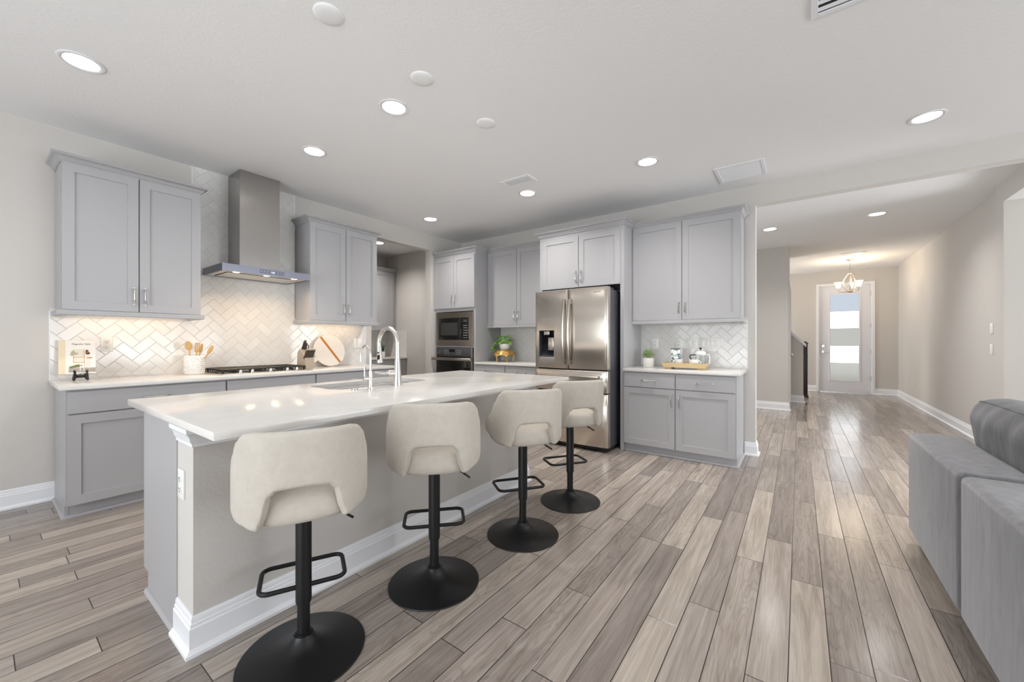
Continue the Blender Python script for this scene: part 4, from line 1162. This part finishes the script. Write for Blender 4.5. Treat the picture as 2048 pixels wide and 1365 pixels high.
# ------------------------------------------------------------------ things on the range counter
def leaf(m, base, d, ln, wd, droop=.3):
    d = Vector(d).normalized(); sd = d.cross(Vector((0, 0, 1)))
    sd = sd.normalized() if sd.length > 1e-3 else Vector((1, 0, 0)); rows = []
    for i in range(5):
        u = i / 4; c = Vector(base) + d * ln * u + Vector((0, 0, -droop * ln * u * u)); w = wd * math.sin(PI * min(.97, .12 + u * .88)) ** .8
        rows.append([c - sd * w + Vector((0, 0, .15 * w)), c, c + sd * w + Vector((0, 0, .15 * w))])
    m.grid(rows)
def counter_things():
    # cookbook on an easel
    t = thing('cookbook', 'open-spine white cookbook leaning on the black easel', 'book', (.462, 4.42, CT + .052), R(-4))
    M_ = Matrix.Rotation(R(-14), 4, 'X')
    M_cover = mat('cookbook_cover', rgb(246, 240, 230), .5)
    bw, bh, bt = .19, .262, .034
    def bx(a, b, c, d, e, f): return MB().box(a, b, c, d, e, f).xform(M_)
    bx(-bw / 2, bw / 2, -.003, 0, 0, bh).build('front_cover', M_cover, t); bx(-bw / 2, bw / 2, bt, bt + .003, 0, bh).build('back_cover', M_cover, t)
    bx(-bw / 2, -bw / 2 + .003, 0, bt, 0, bh).build('spine', M_cover, t); bx(-bw / 2 + .003, bw / 2 - .004, 0, bt, .004, bh - .004).build('pages', M_page, t)
    bx(-bw / 2 + .001, -bw / 2 + .034, -.0034, -.003, 0, bh).build('spine_band', mat('cover_beige', rgb(238, 219, 186), .6), t)
    def patch(nm, col, rects):
        m = MB()
        for (a, b, c, d) in rects: m.box(a, b, -.0040, -.003, c, d)
        m.xform(M_).build(nm, mat('print_' + nm, col, .6), t)
    patch('printed_floor', rgb(178, 166, 152), [(-.045, .094, .012, .045)])
    patch('printed_shelf', rgb(214, 178, 128), [(-.022, .035, .085, .090), (-.022, .035, .125, .130), (-.022, -.018, .085, .19), (.033, .037, .05, .19)])
    patch('printed_wall', rgb(236, 226, 208), [(-.016, .031, .132, .19), (-.016, .031, .092, .123)])
    m = MB()
    for cx, cz, r in ((-.02, .165, .014), (-.012, .155, .012), (-.028, .150, .009), (.0, .158, .008)): m.ellipsoid((cx, -.0035, cz), r, .0008, r, 10, 6)
    m.xform(M_).build('printed_flowers', mat('print_flowers', rgb(190, 180, 150), .6), t)
    m = MB()
    for cx, cz, r in ((-.03, .052, .010), (-.015, .056, .012), (.0, .06, .014), (.012, .066, .010)): m.ellipsoid((cx, -.0038, cz), r * 1.3, .0008, r * .8, 10, 6)
    m.xform(M_).build('printed_greens', mat('print_greens', rgb(120, 130, 70), .6), t)
    m = MB()
    for cx, cz, rx, rz in ((.056, .128, .010, .026), (.052, .082, .0085, .035), (.060, .070, .006, .032)): m.ellipsoid((cx, -.0042, cz), rx, .0008, rz, 12, 8)
    m.xform(M_).build('printed_dress', mat('print_dress', rgb(240, 228, 214), .6), t)
    m = MB(); m.ellipsoid((.050, -.0046, .172), .008, .0008, .014, 12, 8); m.ellipsoid((.054, -.0046, .158), .012, .0006, .010, 12, 8); m.xform(M_).build('printed_hair', mat('print_hair', rgb(96, 58, 36), .6), t)
    m = MB(); m.ellipsoid((.053, -.0052, .168), .0045, .0006, .006, 10, 6); m.ellipsoid((.062, -.0046, .122), .017, .0006, .006, 10, 6); m.xform(M_).build('printed_bowl', mat('print_bowl', rgb(196, 140, 96), .6), t)
    m = MB()
    for a, b in ((.012, .016), (.030, .034)): m.box(a, b, -.0046, -.0036, .02, .07)
    m.box(.010, .036, -.0046, -.0036, .068, .073); m.xform(M_).build('printed_stool', mat('print_stool', rgb(250, 248, 244), .6), t)
    q = lettering('Magnolia Table', .0175, t, M_ @ Vector((-.028, -.0038, .226)), (R(90 - 14), 0, 0), mat('title_brown', rgb(140, 116, 92), .6), 'title_lettering')
    q.scale = (.92, 1, 1)
    t = thing('book_easel', 'small black easel with curled feet holding the cookbook', 'easel', (.475, 4.40, CT), R(-4))
    for s in (-1, 1):
        m = MB(); m.tube([(s * 0.032, -.035, .078), (s * 0.031, -.048, .070), (s * 0.030, -.046, .052), (s * 0.029, -.030, .046), (s * 0.029, .03, .044), (s * 0.027, .07, .042)], .007, 8)
        m.tube([(s * 0.030, -.030, .050), (s * 0.032, -.038, .026), (s * 0.036, -.046, .007)], [.010, .009, .007], 8)
        m.tube([(s * 0.027, .07, .046), (s * 0.032, .085, .02), (s * 0.035, .09, .006)], [.009, .008, .006], 8); m.build('foot', M_black, t)
    m = MB(); m.box(-.036, .036, -.030, -.012, .024, .046, .005); m.tube([(0, .035, .045), (0, .075, .18)], .005, 8); m.build('frame', M_black, t)
    # utensil crock
    cx, cy = 1.178, 4.43
    t = thing('utensil_crock', 'white hobnail ceramic crock on the range counter', 'crock', (cx, cy, CT))
    m = MB(); m.lathe([(0, 0), (.066, 0), (.070, .004), (.071, .165), (.068, .170), (.064, .168), (.063, .012), (0, .010)], n=40); m.build('body', M_white, t, 50)
    m = MB()
    for r in range(9):
        for k in range(22):
            a = 2 * PI * (k + .5 * (r % 2)) / 22; m.ellipsoid((math.cos(a) * .070, math.sin(a) * .070, .014 + r * .0175), .0078, .0078, .0078, 8, 5)
    o = m.build('hobnails', M_white, t, 70)
    def utensil(nm, lb, dx, dy, tilt, az, ln, head):
        t = thing(nm, lb, 'utensil', (cx + dx, cy + dy, CT + .014), 0, 'wooden utensils in the crock')
        Mx = Matrix.Rotation(az, 4, 'Z') @ Matrix.Rotation(tilt, 4, 'Y')
        MB().tube([(0, 0, 0), (0, 0, ln)], .0055, 8).xform(Mx).build('shaft', M_woodl, t)
        m = MB()
        if head == 'spoon': m.ellipsoid((0, 0, ln + .03), .026, .006, .042, 16, 10)
        elif head == 'slot':
            for s in (-.013, 0, .013): m.box(s - .0045, s + .0045, -.003, .003, ln - .01, ln + .062, .002, 1)
            m.box(-.0175, .0175, -.003, .003, ln - .02, ln, .002, 1); m.box(-.0175, .0175, -.003, .003, ln + .056, ln + .066, .002, 1)
        else: m.ellipsoid((0, 0, ln + .025), .017, .005, .045, 14, 10)
        m.xform(Mx).build('head', M_woodl, t)
    utensil('wooden_spoon', 'round-headed wooden spoon in the white crock', -.02, -.01, R(-6), 0, .215, 'spoon')
    utensil('wooden_turner', 'slotted wooden turner in the white crock', .0, .0, R(5), R(-10), .205, 'slot')
    utensil('wooden_spatula', 'narrow wooden spatula leaning outward in the white crock', .015, .01, R(27), R(-5), .205, 'paddle')
    utensil('wooden_fork', 'flat wooden stirrer behind the turner in the white crock', .015, .02, R(12), R(20), .20, 'paddle')
    # knife block
    kx, ky = 2.135, 4.33
    t = thing('knife_block', 'slanted wooden knife block by the cooktop', 'knife block', (kx, ky, CT), R(10))
    Mk = mat('grey_wood_block', rgb(176, 162, 145), .5)
    m = MB(); m.prism([(-.13, 0), (-.045, 0), (.085, 0), (.085, .0), (.085, .12), (.01, .155), (-.075, .215), (-.12, .20)], 'y', .05, -.05)
    m = MB(); m.prism([(-.085, 0), (.05, 0), (.05, .115), (-.035, .215), (-.075, .18)], 'x', -.055, .055)
    m.xform(Matrix.Rotation(PI, 4, 'Z')); m.build('block', Mk, t)
    Mh = mat('knife_handle', rgb(70, 60, 54), .35)
    kn = []
    def knife(lb, x, y, z, ln, r, nm='knife'):
        k = thing(nm, lb, 'knife', (kx + x, ky + y, CT + z), R(10), 'knives in the block')
        q = Matrix.Rotation(R(28), 4, 'X')
        MB().box(-r, r, -.008, .008, -.02, ln, .004).xform(q).build('handle', Mh, k)
        MB().box(-r * 1.05, r * 1.05, -.0085, .0085, ln - .008, ln + .002, .002).xform(q).build('butt_cap', M_chrome, k)
        MB().box(-.002, .002, -.007, .007, -.10, -.018).xform(q).build('blade', M_chrome, k)
    for i in range(6): knife('black-handled steak knife in the front row of the block, number %d from the cooktop' % (i + 1) if False else 'dark-handled steak knife in the front row of the knife block', -.045 + i * .018, -.040 + (-.045 + i * .018) * .17, .128, .095, .0078)
    knife('largest dark-handled chef knife at the top of the block', -.030, .040, .20, .125, .013)
    knife('dark-handled bread knife at the top of the block', -.008, .040, .20, .095, .012)
    t2 = thing('kitchen_shears', 'looped kitchen shears at the top of the knife block', 'shears', (kx + .028, ky + .035, CT + .20), R(10))
    for s in (-1, 1):
        m = MB(); m.tube([(s * .013 + .014 * math.cos(a), .02 + .0 * a, .035 + .022 * math.sin(a)) for a in [2 * PI * k / 14 for k in range(14)]], .005, 8, closed=True); m.tube([(s * .008, .01, .015), (0, -.01, -.05)], .004, 8); m.build('loop_handle', Mh, t2)
    # round marble board leaning on the tile
    t = thing('cutting_board', 'round white marble board with a diagonal wood stripe and short handle', 'cutting board', (2.50, 4.475, CT + .004), 0)
    r = .19; q = Matrix.Translation((0, 0, 0)) @ Matrix.Rotation(R(-13), 4, 'X')
    ang = R(-57)                                                 # direction of the stripe
    m = MB(); n = 64
    m.cone((0, 0, r), (0, .016, r), r, r, n); m.xform(q); m.build('slab', M_marble, t, 30)
    dv = Vector((math.cos(ang), 0, math.sin(ang))); nv = Vector((-dv.z, 0, dv.x)); off = .012; hw = .0135
    m = MB(); L_ = math.sqrt(r * r - .02 ** 2) * .985
    c0 = Vector((0, -.0008, r)) + nv * off
    a, b, c, d = c0 - dv * L_ - nv * hw, c0 + dv * L_ - nv * hw, c0 + dv * L_ + nv * hw, c0 - dv * L_ + nv * hw
    back = Vector((0, .0176, 0)); m._add([a, b, c, d, a + back, b + back, c + back, d + back], [(0, 1, 2, 3), (7, 6, 5, 4), (0, 4, 5, 1), (1, 5, 6, 2), (2, 6, 7, 3), (3, 7, 4, 0)])
    m.xform(q); m.build('wood_stripe', M_woodo, t)
    hv = Vector((-.90, 0, -.50)).normalized(); pv = Vector((-hv.z, 0, hv.x)); c0 = Vector((0, .002, r)); m = MB()
    p = [c0 + hv * (r * .95) - pv * .026, c0 + hv * (r + .085) - pv * .024, c0 + hv * (r + .085) + pv * .024, c0 + hv * (r * .95) + pv * .026]
    back = Vector((0, .013, 0)); m._add(p + [x + back for x in p], [(0, 1, 2, 3), (7, 6, 5, 4), (0, 4, 5, 1), (1, 5, 6, 2), (2, 6, 7, 3), (3, 7, 4, 0)])
    m.xform(q); m.build('handle', M_marble, t)
counter_things()

# ------------------------------------------------------------------ coffee counter and plant stand
def coffee():
    t = thing('potted_succulent', 'small bushy succulent in a round white pot on the coffee counter', 'plant', (4.60, 1.408, CT))
    m = MB(); m.lathe([(0, 0), (.058, 0), (.062, .004), (.062, .104), (.058, .106), (.055, .102), (.055, .09), (0, .088)], n=36); m.build('pot', M_white, t, 50)
    MB().lathe([(0, .0885), (.054, .0885)], n=24).build('soil', M_soil, t)
    m = MB(); rnd = random.Random(3)
    for k in range(230):
        a = rnd.uniform(0, 2 * PI); e = rnd.uniform(-.1, 1.45); rr = rnd.uniform(.03, .075)
        p = Vector((math.cos(a) * math.cos(e) * rr, math.sin(a) * math.cos(e) * rr, .118 + math.sin(e) * rr * 1.1))
        leaf(m, p * .92 + Vector((0, 0, .118 * .08)), p - Vector((0, 0, .10)), .026, .0085, .1)
    for k in range(9): a = k * .7; m.tube([(0, 0, .088), (math.cos(a) * .03, math.sin(a) * .03, .14)], .004, 6)
    m.build('leaves', M_succ, t, 70)
    # tray
    tx, ty = 4.50, .985
    t = thing('serving_tray', 'light wooden footed tray on the coffee counter', 'tray', (tx, ty, CT), -PI / 2 + R(3))
    w, d = .44, .20
    m = MB(); rows = []
    for z, s in ((.022, 0), (.062, .022)):
        pass
    m.box(-w / 2 + .02, w / 2 - .02, -d / 2 + .012, d / 2 - .012, .020, .028)
    for sx in (-1, 1): m.prism([(sx * (w / 2 - .022), .020), (sx * (w / 2 + .008), .068), (sx * (w / 2 - .004), .068), (sx * (w / 2 - .034), .020)], 'y', -d / 2, d / 2)
    for sy in (-1, 1): m.prism([(-w / 2 + .022, .020), (w / 2 - .022, .020), (w / 2 + .008, .068), (-w / 2 - .008, .068)], 'y', sy * d / 2 - .005, sy * d / 2 + .005)
    m.build('body', M_tray, t)
    for sx in (-1, 1):
        m = MB(); m.box(sx * .16 - .035, sx * .16 + .035, -d / 2 + .01, d / 2 - .01, 0, .020, .003); m.build('foot', M_tray, t)
    zt = CT + .0285
    # coffee bag in a glass jar-like pouch
    t = thing('coffee_bag', 'blue and green printed coffee bag standing in the tray', 'bag', (4.56, 1.10, zt), -PI / 2)
    m = MB(); rows = []
    for z, hw, hd in ((0, .045, .03), (.02, .048, .033), (.10, .048, .028), (.16, .048, .012), (.185, .048, .003)):
        rows.append([(hw * c, hd * s, z) for c, s in ((-1, -.6), (-.7, -1), (0, -1.05), (.7, -1), (1, -.6), (1, .6), (.7, 1), (0, 1.05), (-.7, 1), (-1, .6))])
    m.grid(rows, closed_u=True, caps=True)
    mb_ = mat('printed_bag', rgb(225, 230, 228), .35); tt = NT(mb_); tc = mb_.node_tree.nodes.new('ShaderNodeTexCoord')
    n = tt.noise(tc.outputs['Object'], 38, 2); col = tt.ramp(n, [(.36, rgb(86, 104, 150)), (.44, rgb(140, 160, 120)), (.50, rgb(232, 234, 232)), (.66, rgb(190, 188, 140))], 'CONSTANT')
    tt.L.new(col, mb_.node_tree.nodes['Principled BSDF'].inputs['Base Color']); m.build('pouch', mb_, t, 50)
    MB().box(-.049, .049, -.004, .004, .176, .190).build('top_seal', mat('bag_seal', rgb(40, 52, 60), .4), t)
    def mug(lb, x, y, r=.040, h=.072, hd=None, handle=True):
        t = thing('mug', lb, 'mug', (x, y, zt), 0, 'white mugs on the tray')
        m = MB(); m.lathe([(0, 0), (r * .86, 0), (r, .008), (r, h), (r - .004, h + .001), (r - .005, .008), (0, .006)], n=28); m.build('cup', M_white, t, 50)
        m = MB(); a = hd or 0
        m.tube([(math.cos(a) * (r - .002 + .024 * math.sin(PI * k / 10)), math.sin(a) * (r - .002 + .024 * math.sin(PI * k / 10)), h * .5 + h * .34 * math.cos(PI * k / 10)) for k in range(11)], .0045, 8); m.build('handle', M_white, t)
        return t
    mug('white mug in front of the coffee bag', 4.47, 1.045, .042, .074, R(120))
    t = mug('white mug with a black spoon beside the french press', 4.46, .893, .046, .078, R(-100))
    t = thing('spoon', 'black-handled scoop resting in the white mug', 'spoon', (4.475, .905, zt + .01)); MB().tube([(0, -.01, 0), (0, .02, .075), (0, .032, .10), (0, .028, .112), (0, -.025, .118)], .0055, 8).build('handle', M_black, t)
    # french press
    t = thing('french_press', 'white and glass french press with black knob on the tray', 'french press', (4.545, .845, zt))
    gl = mat('clear_glass', rgb(245, 248, 248), .03, trans=1.0, ior=1.3)
    MB().lathe([(0, .001), (.044, .001), (.046, .004), (.046, .135), (.044, .135), (.044, .006), (0, .005)], n=28).build('beaker', gl, t, 50)
    MB().lathe([(0, .166), (.03, .164), (.046, .156), (.050, .146), (.050, .128), (.047, .128), (.047, .137), (0, .140)], n=28).build('lid', M_white, t, 50)
    m = MB(); m.tube([(0, 0, .02), (0, 0, .185)], .003, 8); m.lathe([(.0, .02), (.042, .02), (.042, .024), (0, .026)], n=24); m.build('plunger', M_chrome, t)
    MB().ellipsoid((0, 0, .192), .012, .012, .012, 14, 8).build('knob', M_black, t)
    m = MB(); m.tube([(0, -.046, .13), (0, -.082, .128), (0, -.088, .10), (0, -.085, .04), (0, -.048, .03)], .006, 8); m.build('handle', M_white, t)
coffee()
def plant_stand():
    sx, sy = 4.56, 3.47
    t = thing('plant_stand', 'ornate gold footed stand on the short counter', 'plant stand', (sx, sy, CT))
    m = MB(); m.lathe([(0, .150), (.112, .150), (.120, .155), (.120, .164), (.112, .168), (0, .168)], n=32); m.build('top', M_gold, t, 40)
    n = 32; m = MB()
    for k in range(n):
        a = 2 * PI * k / n; a2 = 2 * PI * (k + 1) / n; z = .082 + .022 * abs(math.sin(a * 4))
        z2 = .082 + .022 * abs(math.sin(a2 * 4))
        r0, r1 = .118, .165
        m.quad((math.cos(a) * r0, math.sin(a) * r0, .152), (math.cos(a2) * r0, math.sin(a2) * r0, .152), (math.cos(a2) * r1, math.sin(a2) * r1, z2), (math.cos(a) * r1, math.sin(a) * r1, z))
    for k in range(16):
        a = 2 * PI * k / 16; c = Vector((math.cos(a) * .142, math.sin(a) * .148, .112)); tg = Vector((-math.sin(a), math.cos(a), 0))
        m.tube([c + tg * .016 * math.cos(b) + Vector((0, 0, .016 * math.sin(b))) for b in [2 * PI * i / 10 for i in range(10)]], .005, 6, closed=True)
    m.build('pierced_skirt', M_gold, t, 50)
    for k in range(5):
        a = 2 * PI * k / 5 + .3; d = Vector((math.cos(a), math.sin(a), 0))
        m = MB(); m.tube([d * .13 + Vector((0, 0, .12)), d * .142 + Vector((0, 0, .085)), d * .125 + Vector((0, 0, .04)), d * .132 + Vector((0, 0, .004))], [.016, .012, .008, .011], 8); m.build('leg', M_gold, t)
    t = thing('potted_plant', 'bright green trailing plant in a white pot on the gold stand', 'plant', (sx, sy - .005, CT + .1685))
    m = MB(); m.lathe([(0, 0), (.055, 0), (.066, .01), (.076, .055), (.078, .088), (.074, .090), (.070, .086), (.066, .07), (0, .068)], n=32); m.build('pot', M_white, t, 50)
    m = MB(); rnd = random.Random(5)
    for k in range(34):
        a = rnd.uniform(0, 2 * PI); r = rnd.uniform(.0, .05); b0 = Vector((math.cos(a) * r, math.sin(a) * r, .085))
        h = rnd.uniform(.02, .12); tip = b0 + Vector((math.cos(a) * .04, math.sin(a) * .04, h)); m.tube([b0, tip], .002, 5)
        leaf(m, tip, (math.cos(a), math.sin(a), rnd.uniform(-.1, .9)), rnd.uniform(.05, .09), rnd.uniform(.018, .03), .5)
    # trailing stems over the oven-tower side
    for q in range(5):
        p = Vector((-.02 - .02 * q % .05, .05, .09)); vx = Vector((rnd.uniform(-.03, .01), .0235, .02))
        for i in range(7):
            p2 = p + vx; p2.z = max(p2.z, .012 if math.hypot(p2.x, p2.y) < .185 else -.11); m.tube([p, p2], .002, 5); vx = vx + Vector((0, -.004, -.014)); p = p2
            if i > 0: leaf(m, p, (rnd.uniform(-1, .2), rnd.uniform(-.3, 1), rnd.uniform(-.3, .6)), rnd.uniform(.05, .075), rnd.uniform(.018, .028), .4)
    m.build('leaves', M_green, t, 70)
plant_stand()

# under-cabinet lights
def strips():
    for x0, x1, lb in ((.45, 1.12, 'slim warm light bar under the cabinet above the cookbook'), (2.22, 2.90, 'slim warm light bar under the cabinet above the marble board')):
        m = MB(); m.box(x0, x1, YW - .14, YW - .11, 1.426, 1.436); o = m.build('under_cabinet_light', M_strip, None); tag(o, lb, 'light bar', 'under-cabinet light bars')
        area('under_cabinet_lamp', ((x0 + x1) / 2, YW - .125, 1.424), (x1 - x0, .03), .65, (1.0, .64, .34))
strips()
